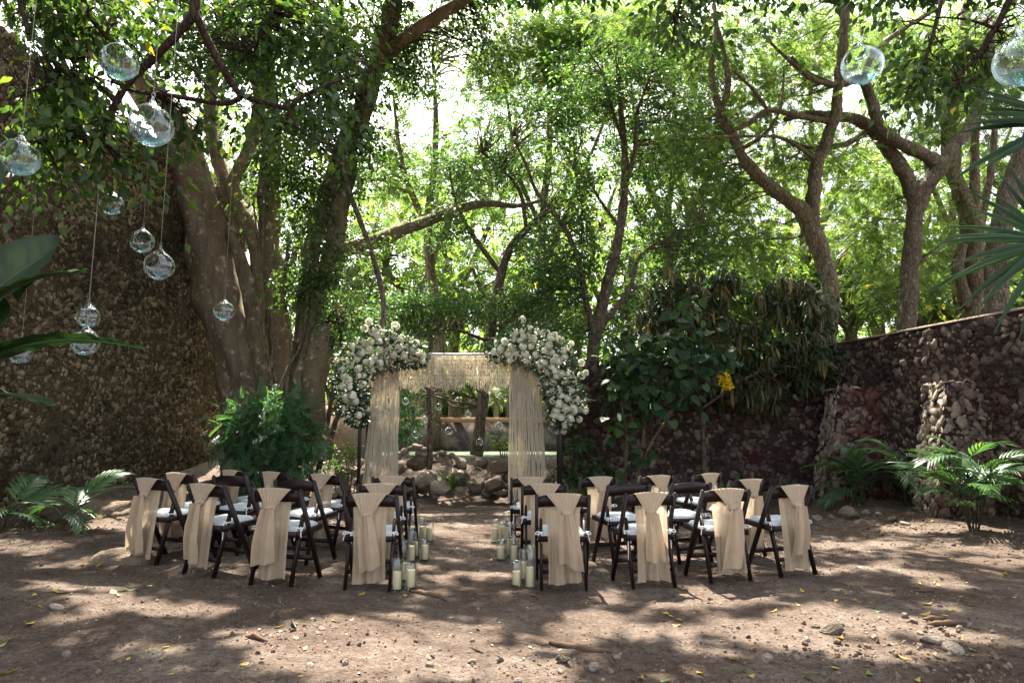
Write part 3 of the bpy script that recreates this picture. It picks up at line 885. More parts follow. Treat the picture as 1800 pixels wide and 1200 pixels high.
on_ground(1676, 1146, 21, "pale smooth round stone in the right foreground dirt", None, (1, .8, .75), meshes=COBM)
on_ground(1645, 1130, 24, "flat brown slab stone beside the pale round stone in the foreground", None, (1.1, .8, .5))
on_ground(1462, 1112, 18, "pale lump of stone in the sunny patch of foreground dirt", None, (1.2, .8, .7))
on_ground(1418, 1126, 6, "small reddish pyramid stone in the sunny foreground patch", None, (1, 1, 1.3))
on_ground(1433, 1103, 9, "grey brown stone just left of the pale sunny lump", None, (1, .8, .6))
on_ground(1350, 1163, 12, "angular grey stone standing up near the lower edge", None, (1, .6, 1.1))
on_ground(990, 1163, 14, "grey split stone in the foreground between aisle and right chairs", None, (1, .7, .8))
on_ground(1045, 1178, 14, "dark grey angular stone low in the foreground", None, (.8, .7, 1))
on_ground(100, 1070, 11, "brown half buried stone on the left dirt", None, (1.2, .8, .7))
on_ground(606, 1167, 8, "small dark clod of stone at the lower edge left of the aisle", None)
for px, py, r in ((298, 1016, 6), (383, 1022, 7), (1097, 1122, 8), (1290, 1110, 6), (880, 1140, 7), (1590, 1085, 9), (1560, 1092, 8), (1580, 1104, 7), (1240, 1156, 7), (948, 1168, 9), (1010, 1160, 8), (1090, 1150, 8), (1110, 1135, 7), (1635, 1010, 6), (1520, 1140, 6), (1405, 1148, 7), (1390, 1153, 6), (840, 1070, 6), (770, 1120, 6), (660, 1150, 5), (480, 1030, 6), (1165, 1180, 8), (1060, 1195, 9), (1530, 1010, 6), (1448, 1040, 7)):
    on_ground(px, py, r * .6, "small rough stone half sunk in the foreground dirt", "small stones in the foreground dirt", (1, .8, .65))
# roots and sticks
def ground_tube(name, pts, r, label, cat, mat, lift=.3):
    w = []
    for px, py in pts:
        g = G(px, py); w.append((g.x, g.y, g.z + r * lift))
    w = spline(w, 5)
    rr = r * np.sin(np.linspace(.25, 2.9, len(w)))
    V, F = tube(w, rr, 8, .5, 0, len(pts))
    o = MB().add(V, F).build(name, mat)
    return tag(o, label, cat)
ground_tube("root", [(720, 1040), (745, 1044), (770, 1050), (785, 1058)], .03, "gnarled brown root surfacing beside the left candle vases", "root", M['stick'])
ground_tube("root", [(965, 1132), (1000, 1137), (1040, 1145), (1075, 1147)], .026, "dark root surfacing in the foreground right of centre", "root", M['stick'])
ground_tube("stick", [(1622, 1092), (1645, 1091), (1665, 1090)], .022, "short straight stick lying in the right foreground, upper of two", "stick", M['stick'], .8)
ground_tube("stick", [(1630, 1101), (1665, 1099), (1697, 1099)], .022, "longer straight stick lying in the right foreground, lower of two", "stick", M['stick'], .8)
ground_tube("stick", [(1606, 1040), (1642, 1040)], .012, "thin dark stick on the shaded dirt at right", "stick", M['stick'], .8)
ground_tube("stick", [(430, 1123), (448, 1122), (470, 1131)], .018, "bent brown twig lying on the left foreground dirt", "stick", M['stick'], .8)
ground_tube("stick", [(825, 1138), (850, 1150)], .008, "pale dry stalk in the sunny centre foreground", "stick", M['stem'], 1)
ground_tube("stick", [(512, 1093), (520, 1107)], .014, "short dark chip of wood on the left foreground dirt", "stick", M['black_metal'], 1)
ground_tube("root", [(700, 872), (740, 862), (790, 852), (830, 850)], .09, "thick pale root running along the foot of the rock pile", "root", M['bark_tan'])
g = G(190, 990)
rm = MB().add(*rock(3, 77, (1, .8, .5), .1, 1)).build("root_mound", M['root_mound'])
rm.location = (g.x + .05, g.y + .15, g.z - .02); rm.scale = (.3, .3, .3)
tag(rm, "speckled rounded root mound beside the outermost near left chair", "root")
g = G(190, 905)
rm = MB().add(*rock(3, 78, (1.2, .8, .45), .3, 5)).build("rubble_mound", M['root_mound'])
rm.location = (g.x - .3, g.y + .3, g.z - .1); rm.scale = (.8, .8, .7)
tag(rm, "low mound of earth and stones under the left palm", "mound")
# ------------------------------------------------------------------ trees
def ell_clumps(ells, rng):
    out = []
    for px, py, d, rx, ry, rz, n in ells:
        c = np.array(P(px, py, d)); k = d / 1200 * 1.0
        v = rng.normal(size=(n, 3)); v /= np.linalg.norm(v, axis=1, keepdims=True)
        v *= (rng.random(n) ** (1 / 2.4))[:, None]
        out.append(c + v * np.array([rx * k, rz, ry * k]))
    return np.vstack(out) if out else np.zeros((0, 3))

def leaves_for(clumps, per, rad, size, rng, flat=.55, hang=.35, origin=None, jitter=.55):
    n = len(clumps)
    cnt = rng.poisson(per, n)
    idx = np.repeat(np.arange(n), cnt)
    off = rng.normal(size=(len(idx), 3)) * np.array([1, 1, flat]) * rad * rng.uniform(.6, 1.3, n)[idx][:, None]
    C = clumps[idx] + off
    d = off / (np.linalg.norm(off, axis=1, keepdims=True) + 1e-6) + rng.normal(size=off.shape) * .5 + np.array([0, 0, -hang])
    nn = np.array([0, 0, 1.0]) + rng.normal(size=off.shape) * jitter
    s = rng.uniform(size[0], size[1], len(idx))
    base = rng.random(n)[idx] * .45 + rng.random(len(idx)) * .55
    return C, d, nn, s, base

def leaf_mesh_data(tmpl, C, d, nn, s, tint, wid=1.0):
    return replicate(tmpl[0], tmpl[1], (leaf_basis(d, nn, s, wid), C), tint)

def limb_path(pts, per=6):
    w = [(*P(px, py, d), r) for px, py, d, r in pts]
    return spline(w, per)

def twig_set(clumps, paths, rng, r0=.016, n=4, sag=.12, every=1, rmax=None):
    S = np.vstack([p[:, :3] for p in paths]); mb = MB()
    Rr = np.concatenate([p[:, 3] for p in paths])
    for c in clumps[::every]:
        dd = np.linalg.norm(S - c, axis=1) + np.where(S[:, 2] > c[2] + .3, .8, 0) + Rr * 2
        k = int(np.argmin(dd)); q = S[k]
        L = np.linalg.norm(c - q)
        if L < .1 or (rmax and L > rmax): continue
        m1 = q * .65 + c * .35 + rng.normal(size=3) * L * .08 + np.array([0, 0, L * sag])
        m2 = q * .3 + c * .7 + rng.normal(size=3) * L * .08 + np.array([0, 0, L * sag * .8])
        w = spline([q, m1, m2, c], 3)
        V, F = tube(w, np.linspace(min(Rr[k] * .6, r0 * (1 + L * .5)), r0 * .3, len(w)), n, cap=False)
        mb.add(V, F)
    return mb

def plant_tree(name, label, base, limbs, ells, bark, leafmat, tmpl, per, rad, size, seed, cat="tree", group=None, flat=.55,
               hang=.35, twig_r=.016, twig_every=1, bump=.3, lobes=0, carve=True, wid=1.0, extra=None, trunk_sides=14, twmat=None, rmax=None, gap=1.0):
    rng = np.random.default_rng(seed)
    o = thing(name, label, cat, tuple(base), 0, group)
    paths = []
    for i, L in enumerate(limbs):
        w = limb_path(L); paths.append(w)
        n = trunk_sides if w[:, 3].max() > .12 else 7
        V, F = tube(w[:, :3], w[:, 3], n, bump, lobes if w[:, 3].max() > .25 else 0, seed + i)
        MB().add(V, F).build("trunk" if i == 0 else "limb", bark, o)
    cl = ell_clumps(ells, rng)
    if extra is not None: cl = np.vstack([cl, extra])
    if len(cl):
        tw = twig_set(cl, paths, rng, twig_r, every=twig_every, rmax=rmax)
        if tw.n: tw.build("twigs", twmat or bark, o, kind="stuff")
        C, d, nn, s, t = leaves_for(cl, per, rad, size, rng, flat, hang)
        if carve:
            k = ~lit_gap(C, gap); C, d, nn, s, t = C[k], d[k], nn[k], s[k], t[k]
        MB().add(*leaf_mesh_data(tmpl, C, d, nn, s, t, wid)).build("crown", leafmat, o, smooth_shade=False, kind="stuff")
    return o

# --- the big fig tree: leaning trunk, fused stems, climbing leaves
b = P(490, 800, 13.4)
plant_tree("fig_tree", "huge grey multi-stemmed fig tree leaning against the tall brown wall", (b.x, b.y, .3), [
    [(470, 830, 13.9, .95), (460, 780, 13.9, .72), (446, 720, 13.9, .57), (428, 650, 13.9, .5), (405, 580, 13.8, .46), (384, 520, 13.8, .44), (365, 430, 13.7, .42), (346, 350, 13.6, .41), (332, 300, 13.5, .41), (312, 235, 13.4, .37), (262, 165, 13.2, .31), (190, 95, 13, .25), (110, 40, 12.8, .2), (20, -30, 12.6, .16)],
    [(505, 810, 13.6, .5), (486, 740, 13.6, .32), (466, 660, 13.6, .22), (452, 590, 13.6, .17), (440, 520, 13.6, .15), (425, 460, 13.6, .13), (405, 410, 13.6, .09)],
    [(500, 800, 13.9, .4), (490, 700, 13.9, .26), (476, 600, 13.9, .21), (462, 500, 13.8, .19), (448, 425, 13.8, .17), (430, 385, 13.8, .17), (412, 345, 13.8, .15), (414, 310, 13.8, .14), (432, 275, 13.8, .13), (446, 230, 13.8, .12), (455, 170, 13.4, .12), (440, 90, 13.3, .09)],
    [(520, 810, 13.3, .46), (505, 700, 13.3, .25), (490, 580, 13.3, .2), (478, 460, 13.3, .2), (472, 360, 13.3, .2), (476, 250, 13.3, .19), (470, 130, 13.3, .18), (450, 0, 13.4, .16), (440, -80, 13.4, .13)],
    [(530, 800, 12.9, .42), (522, 720, 13, .24), (532, 620, 13, .2), (540, 530, 13, .17), (545, 450, 13, .16), (566, 370, 13, .17), (596, 290, 12.9, .19), (630, 210, 12.9, .2), (656, 130, 12.9, .19), (682, 50, 12.9, .18), (705, -50, 12.9, .16)],
    [(662, 115, 12.9, .15), (698, 80, 12.8, .145), (745, 45, 12.7, .13), (800, 10, 12.6, .12), (860, -35, 12.5, .1)],
    [(555, 810, 12.7, .34), (552, 720, 12.7, .23), (556, 640, 12.7, .21), (566, 590, 12.7, .2), (572, 568, 12.7, .13)],
    [(512, 760, 12.8, .2), (528, 680, 12.8, .16), (545, 590, 12.8, .14), (565, 500, 12.8, .13), (590, 420, 12.8, .16), (600, 340, 12.8, .18), (610, 280, 12.8, .2)],
    [(405, 420, 13.8, .16), (420, 380, 13.9, .15), (400, 330, 14, .14), (372, 240, 14, .13), (372, 130, 14, .12), (400, 20, 14, .1)],
    [(585, 180, 13.4, .16), (560, 100, 13.5, .15), (555, 0, 13.5, .13), (560, -60, 13.5, .1)],
    [(620, 120, 13.2, .14), (600, 50, 13.3, .13), (590, -40, 13.3, .1)],
    [(600, 440, 14, .15), (650, 427, 14.4, .155), (705, 405, 14.8, .15), (760, 385, 15.2, .13), (810, 366, 15.6, .11), (860, 358, 16, .085), (910, 362, 16.4, .06), (960, 350, 16.6, .03)],
  ], [(560, 70, 12.6, 95, 80, .9, 70), (590, 180, 12.4, 80, 90, .7, 44), (510, 240, 12.4, 70, 100, .6, 44), (535, 350, 12.3, 70, 80, .6, 26), (570, 440, 12.3, 65, 70, .5, 17), (530, 500, 12.4, 60, 60, .4, 12), (770, 380, 14.6, 60, 30, .5, 9), (660, 420, 14, 40, 26, .4, 6), (600, 540, 12.6, 40, 60, .4, 22),
      (420, 90, 12.8, 110, 90, 1.0, 75), (700, 90, 13, 60, 70, .8, 20), (640, 300, 12.7, 40, 90, .4, 26), (470, 330, 12.6, 30, 60, .3, 12), (690, 30, 13.2, 90, 40, .8, 34), (740, 110, 13.4, 60, 80, .6, 26), (830, 50, 13.6, 60, 60, .6, 22), (860, 130, 13.8, 40, 50, .5, 10),
      (350, 30, 13, 90, 60, 1, 46), (30, 30, 12.6, 60, 50, .8, 16), (150, 60, 12.8, 80, 50, .8, 18), (300, 130, 13.4, 60, 40, .6, 14)],
  M['bark_big'], M['leaf_fig'], LEAF2, 62, .26, (.07, .12), 11, bump=.32, lobes=5, trunk_sides=28, twig_r=.012, twmat=M['twig'], hang=.8)
# lianas hanging down the stems
for i, pts in enumerate([[(465, 300), (462, 420), (458, 540), (470, 620), (475, 700)], [(548, 420), (540, 520), (530, 600), (500, 660), (490, 720)], [(506, 430), (500, 520), (512, 600), (505, 680), (498, 750)],
                         [(445, 350), (452, 430), (446, 520), (460, 600), (480, 650)], [(480, 430), (486, 540), (478, 640), (500, 700), (520, 760)], [(530, 470), (522, 560), (516, 640), (520, 700)]]):
    w = spline([P(x, y, 12.55 + .05 * i) for x, y in pts], 6)
    V, F = tube(w, .018 + .008 * (i % 3), 6, .2, 0, i)
    tag(MB().add(V, F).build("liana", M['bark_tan']), "thin bare liana hanging down in front of the fig tree stems", "vine", "lianas hanging on the fig tree")
w = spline([P(x, y, 12.4) for x, y in ((672, 585), (675, 540), (664, 480), (645, 420), (628, 375), (612, 330), (600, 280))], 6)
V, F = tube(w, np.linspace(.055, .045, len(w)), 8, .2)
tag(MB().add(V, F).build("liana", M['bark_red']), "thick brown liana curving down to the left flower cluster of the arch", "vine")

# --- slender trees behind the arch
b = P(838, 800, 16)
plant_tree("slender_tree", "slender tree whose leaning trunk shows through the middle of the arch", b, [
    [(836, 800, 16, 0.163), (842, 760, 16, 0.136), (850, 690, 16, 0.129), (858, 610, 16, 0.122), (872, 530, 16, 0.116), (885, 465, 16, 0.102), (905, 425, 16, 0.088), (945, 385, 16, 0.075), (985, 350, 16, 0.061), (1000, 300, 16, 0.041)],
    [(880, 480, 16, 0.068), (850, 440, 15.8, 0.061), (820, 395, 15.7, 0.051), (800, 350, 15.6, 0.034), (790, 300, 15.6, 0.020)],
    [(925, 400, 16, 0.054), (915, 340, 15.8, 0.048), (885, 300, 15.7, 0.034), (850, 270, 15.6, 0.024)],
    [(858, 600, 16, 0.048), (800, 580, 15.5, 0.034), (740, 585, 15.2, 0.024), (690, 600, 15, 0.014)],
    [(860, 590, 16, 0.048), (905, 545, 15.6, 0.034), (950, 530, 15.3, 0.020)]],
  [(800, 300, 15.8, 90, 90, 1.2, 46), (880, 250, 15.6, 90, 90, 1.2, 60), (760, 545, 15, 130, 45, .9, 75), (900, 560, 15.2, 110, 45, .9, 60), (690, 560, 14.4, 70, 40, .7, 26), (840, 640, 15.6, 140, 32, .7, 34), (950, 440, 15.8, 70, 70, .9, 26), (780, 420, 16, 80, 50, 1, 12), (700, 700, 17.5, 60, 26, .8, 10)],
  M['bark_red'], M['leaf_mid'], LEAF2, 62, .2, (.055, .135), 21, twig_r=.012)
b = P(1040, 760, 15.2)
plant_tree("slender_tree", "tall slender forked tree rising behind the right side of the arch", b, [
    [(1030, 790, 15.2, 0.180), (1036, 690, 15.2, 0.158), (1045, 600, 15.2, 0.143), (1065, 510, 15.2, 0.128), (1085, 430, 15.2, 0.112), (1096, 350, 15.2, 0.098), (1098, 270, 15.2, 0.083), (1092, 200, 15.2, 0.064), (1085, 120, 15.2, 0.038)],
    [(1045, 590, 15.2, 0.083), (1028, 520, 15.1, 0.075), (1015, 450, 15, 0.064), (985, 390, 14.9, 0.053), (945, 340, 14.8, 0.045), (925, 290, 14.8, 0.034), (900, 240, 14.8, 0.022)],
    [(1097, 330, 15.2, 0.060), (1115, 270, 15.1, 0.053), (1120, 200, 15, 0.041), (1145, 130, 15, 0.022)],
    [(1095, 250, 15.2, 0.045), (1075, 190, 15.2, 0.038), (1060, 130, 15.2, 0.022)],
    [(1050, 580, 15.2, 0.068), (1080, 545, 15.3, 0.064), (1110, 500, 15.4, 0.056), (1125, 450, 15.4, 0.045), (1180, 415, 15.4, 0.034), (1230, 390, 15.4, 0.022)],
    [(1090, 400, 15.2, 0.045), (1060, 360, 15, 0.038), (1035, 320, 15, 0.022), (1010, 300, 14.8, 0.015)]],
  [(1070, 150, 15.4, 130, 120, 1.3, 66), (960, 230, 14.8, 80, 80, 1.1, 52), (1150, 190, 15.4, 100, 130, 1.3, 52), (1020, 330, 14.8, 80, 70, 1, 44), (1160, 350, 15.6, 130, 110, 1.3, 50), (1060, 440, 15, 60, 60, .8, 24), (980, 490, 15.2, 70, 60, .9, 40), (1210, 430, 15.6, 70, 50, .9, 28), (1000, 590, 15.6, 50, 40, .8, 16), (1120, 540, 16, 50, 40, .8, 14)],
  M['bark_red'], M['leaf_mid'], LEAF2, 62, .2, (.055, .135), 22, twig_r=.012)
b = P(755, 822, 14.4)
plant_tree("sapling", "thin bare straight pole-like sapling standing in the rock pile", b, [[(755, 825, 14.4, .06), (756, 760, 14.4, .055), (754, 690, 14.4, .05), (757, 620, 14.4, .045), (752, 560, 14.4, .035)]],
  [(752, 580, 14.4, 40, 26, .4, 8)], M['bark_red'], M['leaf_mid'], LEAF2, 40, .2, (.06, .1), 23)
b = P(590, 800, 12.9)
plant_tree("young_tree", "young thin-stemmed tree between the fig tree and the left of the arch", b, [
    [(575, 800, 13, .05), (590, 740, 13, .045), (612, 700, 13, .04), (640, 640, 13, .03), (655, 590, 13, .02)],
    [(560, 830, 13, .05), (576, 740, 13, .045), (590, 660, 13, .04), (600, 600, 13, .03), (590, 540, 13, .02)],
    [(585, 720, 13, .035), (620, 690, 13, .03), (640, 680, 13, .02)], [(582, 700, 13, .03), (566, 650, 13, .03), (590, 590, 13, .02)]],
  [(600, 610, 13.2, 40, 60, .5, 22), (625, 690, 13.4, 24, 30, .3, 9), (590, 540, 13.3, 40, 40, .5, 14), (640, 560, 13.4, 40, 36, .5, 14), (575, 680, 13.6, 16, 40, .3, 5)],
  M['bark_red'], M['leaf_mid'], LEAF2, 40, .2, (.06, .1), 24)

# --- spreading feather-leaved trees beyond the right wall
b = P(1452, 640, 17)
plant_tree("rain_tree", "tall forked feather-leaved tree whose trunk bends beside the drooping brown foliage", (b.x, b.y, .75), [
    [(1450, 740, 17, 0.238), (1452, 640, 17, 0.218), (1456, 560, 17, 0.218), (1458, 500, 17, 0.211), (1446, 450, 17, 0.205), (1430, 410, 17, 0.224), (1415, 378, 17, 0.198), (1385, 352, 17, 0.178), (1345, 322, 17, 0.165), (1312, 285, 17, 0.145), (1285, 235, 17, 0.119), (1262, 185, 17, 0.099), (1250, 120, 17, 0.079), (1260, 60, 17, 0.059), (1255, 0, 17, 0.040)],
    [(1428, 405, 17, 0.185), (1430, 350, 17, 0.178), (1434, 300, 17, 0.165), (1452, 250, 17, 0.152), (1468, 205, 17, 0.145), (1474, 150, 17, 0.132), (1482, 80, 17, 0.125), (1486, 0, 17, 0.112), (1490, -80, 17, 0.092)],
    [(1286, 238, 17, 0.086), (1262, 205, 17, 0.079), (1280, 155, 17, 0.079), (1272, 90, 17, 0.066), (1255, 30, 17, 0.046)],
    [(1462, 215, 17, 0.079), (1410, 205, 16.8, 0.079), (1350, 195, 16.6, 0.066), (1320, 215, 16.5, 0.066), (1285, 230, 16.4, 0.059)],
    [(1350, 195, 16.6, 0.053), (1325, 160, 16.4, 0.046), (1290, 125, 16.2, 0.033)],
    [(1300, 265, 17, 0.066), (1345, 235, 16.6, 0.040), (1372, 190, 16.4, 0.033), (1378, 120, 16.3, 0.020)],
    [(1440, 285, 17, 0.053), (1380, 245, 16.6, 0.046), (1320, 240, 16.2, 0.040), (1200, 245, 15.8, 0.033)],
    [(1480, 150, 17, 0.073), (1430, 140, 16.7, 0.066), (1380, 100, 16.5, 0.046), (1350, 70, 16.4, 0.033)]],
  [(1260, 90, 18.5, 110, 80, 1.28, 52), (1380, 50, 18.5, 130, 60, 1.28, 48), (1300, 200, 18.1, 110, 60, 1.12, 26), (1200, 260, 18.1, 70, 80, 0.96, 30), (1390, 280, 18.0, 100, 60, 0.96, 26), (1370, 160, 18.3, 110, 50, 1.12, 26), (1250, 370, 18.5, 90, 80, 1.12, 40), (1330, 420, 18.9, 80, 50, 0.96, 22), (1550, 60, 18.9, 90, 70, 1.12, 22), (1140, 30, 18.0, 90, 50, 1.12, 30), (1500, 330, 19.1, 50, 60, 0.80, 14)],
  M['bark_tan'], M['leaf_bright'], COMP, 20, .42, (.3, .5), 31, flat=.4, hang=.25, twig_r=.014, twig_every=3, rmax=2.2, wid=1.0)
b = P(1595, 580, 18)
plant_tree("rain_tree", "stout feather-leaved tree with a straight trunk forking above the right wall", (b.x, b.y, .75), [
    [(1590, 720, 18, 0.259), (1592, 640, 18, 0.238), (1595, 560, 18, 0.230), (1600, 480, 18, 0.216), (1606, 400, 18, 0.216), (1614, 345, 18, 0.245), (1640, 312, 18, 0.216), (1662, 280, 18, 0.187), (1690, 240, 18, 0.158), (1720, 190, 18, 0.130), (1740, 120, 18, 0.101), (1745, 40, 18, 0.072)],
    [(1608, 350, 18, 0.216), (1590, 305, 18, 0.194), (1560, 262, 18, 0.180), (1530, 225, 18, 0.166), (1500, 208, 17.8, 0.144), (1465, 205, 17.6, 0.122), (1420, 200, 17.4, 0.094), (1380, 210, 17.2, 0.065)],
    [(1655, 290, 18, 0.180), (1610, 265, 17.8, 0.173), (1570, 245, 17.6, 0.158), (1545, 220, 17.5, 0.151), (1530, 170, 17.5, 0.137), (1510, 140, 17.5, 0.122), (1470, 150, 17.4, 0.094), (1420, 130, 17.3, 0.072), (1390, 100, 17.2, 0.050)],
    [(1515, 140, 17.5, 0.086), (1540, 90, 17.5, 0.079), (1590, 50, 17.6, 0.065), (1640, 20, 17.7, 0.050)],
    [(1520, 235, 18, 0.086), (1480, 255, 17.8, 0.072), (1430, 262, 17.6, 0.058), (1380, 245, 17.4, 0.043)],
    [(1600, 480, 18, 0.036), (1640, 440, 18, 0.029), (1665, 420, 18, 0.022)]],
  [(1620, 120, 19.3, 100, 70, 1.20, 38), (1560, 330, 19.1, 70, 40, 0.80, 18), (1700, 60, 19.5, 90, 60, 1.12, 32), (1470, 290, 19.0, 60, 40, 0.80, 14), (1640, 230, 18.9, 70, 40, 0.80, 14), (1560, 470, 20.1, 60, 80, 0.96, 20), (1650, 400, 20.1, 60, 80, 0.96, 20), (1740, 180, 19.5, 60, 80, 1.12, 20), (1540, 410, 19.5, 40, 60, 0.80, 12)],
  M['bark_red'], M['leaf_bright'], COMP, 20, .4, (.3, .5), 32, flat=.4, hang=.25, twig_r=.014, twig_every=3, rmax=2.2)
b = P(1705, 560, 19)
plant_tree("rain_tree", "pale twisted trunk with a knotted fork behind the fan palm", (b.x, b.y, .75), [
    [(1712, 720, 19, 0.312), (1712, 620, 19, 0.281), (1714, 540, 19, 0.265), (1712, 450, 19, 0.281), (1708, 390, 19, 0.281), (1690, 340, 19, 0.218), (1672, 290, 19, 0.203), (1668, 230, 19, 0.187), (1680, 160, 19, 0.172), (1690, 90, 19, 0.140), (1700, 0, 19, 0.109)],
    [(1700, 540, 19, 0.156), (1690, 500, 18.8, 0.156), (1684, 470, 18.8, 0.148), (1692, 430, 18.8, 0.133)],
    [(1712, 400, 19, 0.156), (1713, 320, 19, 0.133), (1714, 240, 19, 0.117), (1722, 160, 19, 0.109), (1735, 60, 19, 0.086)],
    [(1722, 400, 19, 0.125), (1735, 340, 19, 0.101), (1745, 270, 19, 0.094), (1750, 200, 19, 0.078), (1756, 100, 19, 0.062)]],
  [(1720, 110, 20.9, 90, 90, 1.20, 26), (1760, 300, 21.1, 70, 80, 1.12, 24), (1640, 470, 21.5, 60, 80, 0.96, 18), (1760, 470, 21.5, 60, 60, 0.96, 18)],
  M['bark_tan'], M['leaf_bright'], COMP, 20, .42, (.32, .5), 33, flat=.4, hang=.25, twig_r=.014, twig_every=3, rmax=2.2, lobes=4)
b = P(1790, 560, 17.5)
plant_tree("rain_tree", "dark leaning trunk at the right edge behind the fan palm", (b.x, b.y, .75), [
    [(1745, 700, 17.5, .33), (1750, 560, 17.5, .3), (1755, 440, 17.5, .28), (1770, 360, 17.5, .27), (1790, 300, 17.5, .25), (1815, 230, 17.5, .22), (1840, 150, 17.5, .18)]],
  [(1800, 120, 19.0, 70, 100, 1.12, 26), (1850, 250, 19.0, 60, 90, 1.12, 16)],
  M['bark_red'], M['leaf_bright'], COMP, 20, .42, (.32, .5), 34, flat=.4, twig_r=.014, twig_every=3, rmax=2.2)

# --- the wood beyond: each its own tree
rng = np.random.default_rng(90)
WOOD = "feather-leaved trees standing in the sunlit wood beyond the walls"
spec = [(590, 30, 430, 120, 190, 46), (700, 27, 470, 110, 150, 44), (800, 34, 400, 130, 200, 50), (905, 28, 500, 110, 120, 40), (1000, 35, 400, 120, 190, 50), (1110, 27, 510, 110, 110, 40),
        (1190, 33, 380, 130, 180, 52), (1290, 26, 500, 110, 90, 40), (1380, 32, 400, 120, 170, 48), (1480, 25, 480, 90, 100, 40), (1560, 30, 430, 110, 150, 48), (1650, 25, 510, 90, 90, 36), (1720, 31, 400, 120, 180, 48), (1810, 27, 450, 100, 150, 42),
        (470, 28, 420, 120, 200, 36), (640, 40, 610, 110, 80, 26), (760, 42, 640, 110, 60, 26), (930, 40, 630, 110, 70, 26), (400, 32, 250, 110, 160, 30), (1240, 40, 560, 100, 70, 22), (1420, 38, 590, 110, 60, 22)]
WOODL = ["light green tree glimpsed between the fig tree and the arch", "light green tree behind the thick curving liana", "tree crown filling the gap above the arch's top bar", "low tree crown just right of the arch's leaning trunk",
    "tree seen between the two slender trees", "low tree crown beside the foot of the slender forked tree", "tree behind the forked tree's right-hand twigs", "low tree crown above the drooping brown foliage", "tree behind the fork of the bending trunk",
    "low tree crown between the bending and the straight trunk", "tree right behind the straight forking trunk", "low tree crown over the right wall's pale coping", "tree behind the pale twisted trunk", "tree at the picture's right edge behind the fan palm",
    "tree half hidden behind the fig tree's stems", "small far tree beyond the arch's left garland", "small far tree seen straight through the arch", "small far tree beyond the arch's right garland", "tree behind the leaning fig trunk by the brown wall",
    "small far tree peeping over the dark back wall", "small far tree beside the corner of the two walls"]
for i, (px, d, cy, rx, ry, n) in enumerate(spec):
    b = P(px, 760, d); gzb = .75
    j = rng.uniform(-30, 30, 4)
    r = .011 * d
    limbs = [[(px, 790, d, r), (px + j[0] * .4, 650, d, r * .85), (px + j[0], 520, d, r * .75), (px + j[1], cy, d, r * .55), (px + j[2], cy - ry * .7, d, r * .25)],
             [(px + j[0], 540, d, r * .5), (px + 50, cy + 20, d - .6, r * .4), (px + rx * .7, cy - ry * .4, d - 1, r * .18)],
             [(px + j[0] * .6, 580, d, r * .5), (px - 45, cy + 40, d - .6, r * .4), (px - rx * .7, cy - ry * .3, d - 1, r * .18)]]
    plant_tree("wood_tree", WOODL[i], (b.x, b.y, gzb), limbs,
        [(px, cy, d, rx, ry, rx / 1200 * d, int(n * 1.25)), (px + j[3], cy + ry * .5, d, rx * .8, ry * .4, rx / 1500 * d, int(n * .4))],
        M['bark_tan'], M['leaf_bright'], COMPB, 15, .028 * d, (.019 * d, .028 * d), 300 + i, group=WOOD, flat=.45, hang=.3, twig_r=.03, trunk_sides=10, carve=False, twig_every=2)

# high feathery crowns filling the gap above the arch
for i, (px, d, top, ells) in enumerate(((760, 22, 80, [(740, 230, 22, 90, 90, 1.6, 30), (810, 100, 22, 90, 60, 1.6, 44), (750, 120, 22, 60, 60, 1.4, 20), (700, 330, 22, 70, 60, 1.4, 20), (850, 330, 22, 80, 70, 1.5, 26)]),
        (960, 23, 40, [(920, 60, 22, 110, 60, 1.8, 62), (1000, 120, 23, 120, 70, 1.8, 60), (890, 190, 23, 90, 60, 1.6, 26), (1060, 50, 22, 100, 60, 1.6, 48), (1010, 220, 24, 100, 60, 1.6, 30), (960, 300, 23, 90, 60, 1.6, 20)]),
        (1180, 24, 40, [(1180, 90, 24, 130, 90, 1.8, 66), (1240, 230, 24, 110, 80, 1.8, 46), (1120, 280, 24, 90, 80, 1.6, 34), (1330, 330, 24, 90, 80, 1.6, 26)]),
        (1420, 25, 60, [(1420, 90, 25, 130, 90, 1.8, 50), (1480, 280, 25, 110, 100, 1.8, 40), (1580, 120, 25, 120, 100, 1.8, 42)]),
        (1680, 24, 60, [(1660, 260, 24, 110, 90, 1.8, 30), (1740, 120, 24, 110, 90, 1.8, 30), (1640, 90, 24, 80, 60, 1.6, 18)]))):
    b = P(px, 760, d); r = .2
    limbs = [[(px, 790, d, r), (px + 12, 600, d, r * .9), (px - 8, 420, d, r * .7), (px + 6, 250, d, r * .5), (px, top, d, r * .25)],
             [(px, 460, d, r * .5), (px + 50, 340, d - .5, r * .4), (px + 100, 220, d - 1, r * .2)], [(px, 420, d, r * .5), (px - 50, 300, d - .5, r * .4), (px - 70, 160, d - 1, r * .2)]]
    plant_tree("wood_tree", ("tall loose-crowned tree whose top fills the bright gap above the left of the arch", "tall feathery tree reaching the picture's top above the middle of the arch", "tall feathery tree behind the slender forked tree",
        "tall feathery tree behind the bending trunk at right", "tall feathery tree behind the straight forking trunk and fan palm")[i], (b.x, b.y, .75), limbs, ells, M['bark_tan'], M['leaf_bright'], COMP, 20, .5, (.38, .6), 500 + i, group=WOOD, flat=.4, hang=.25, twig_r=.022, trunk_sides=10)

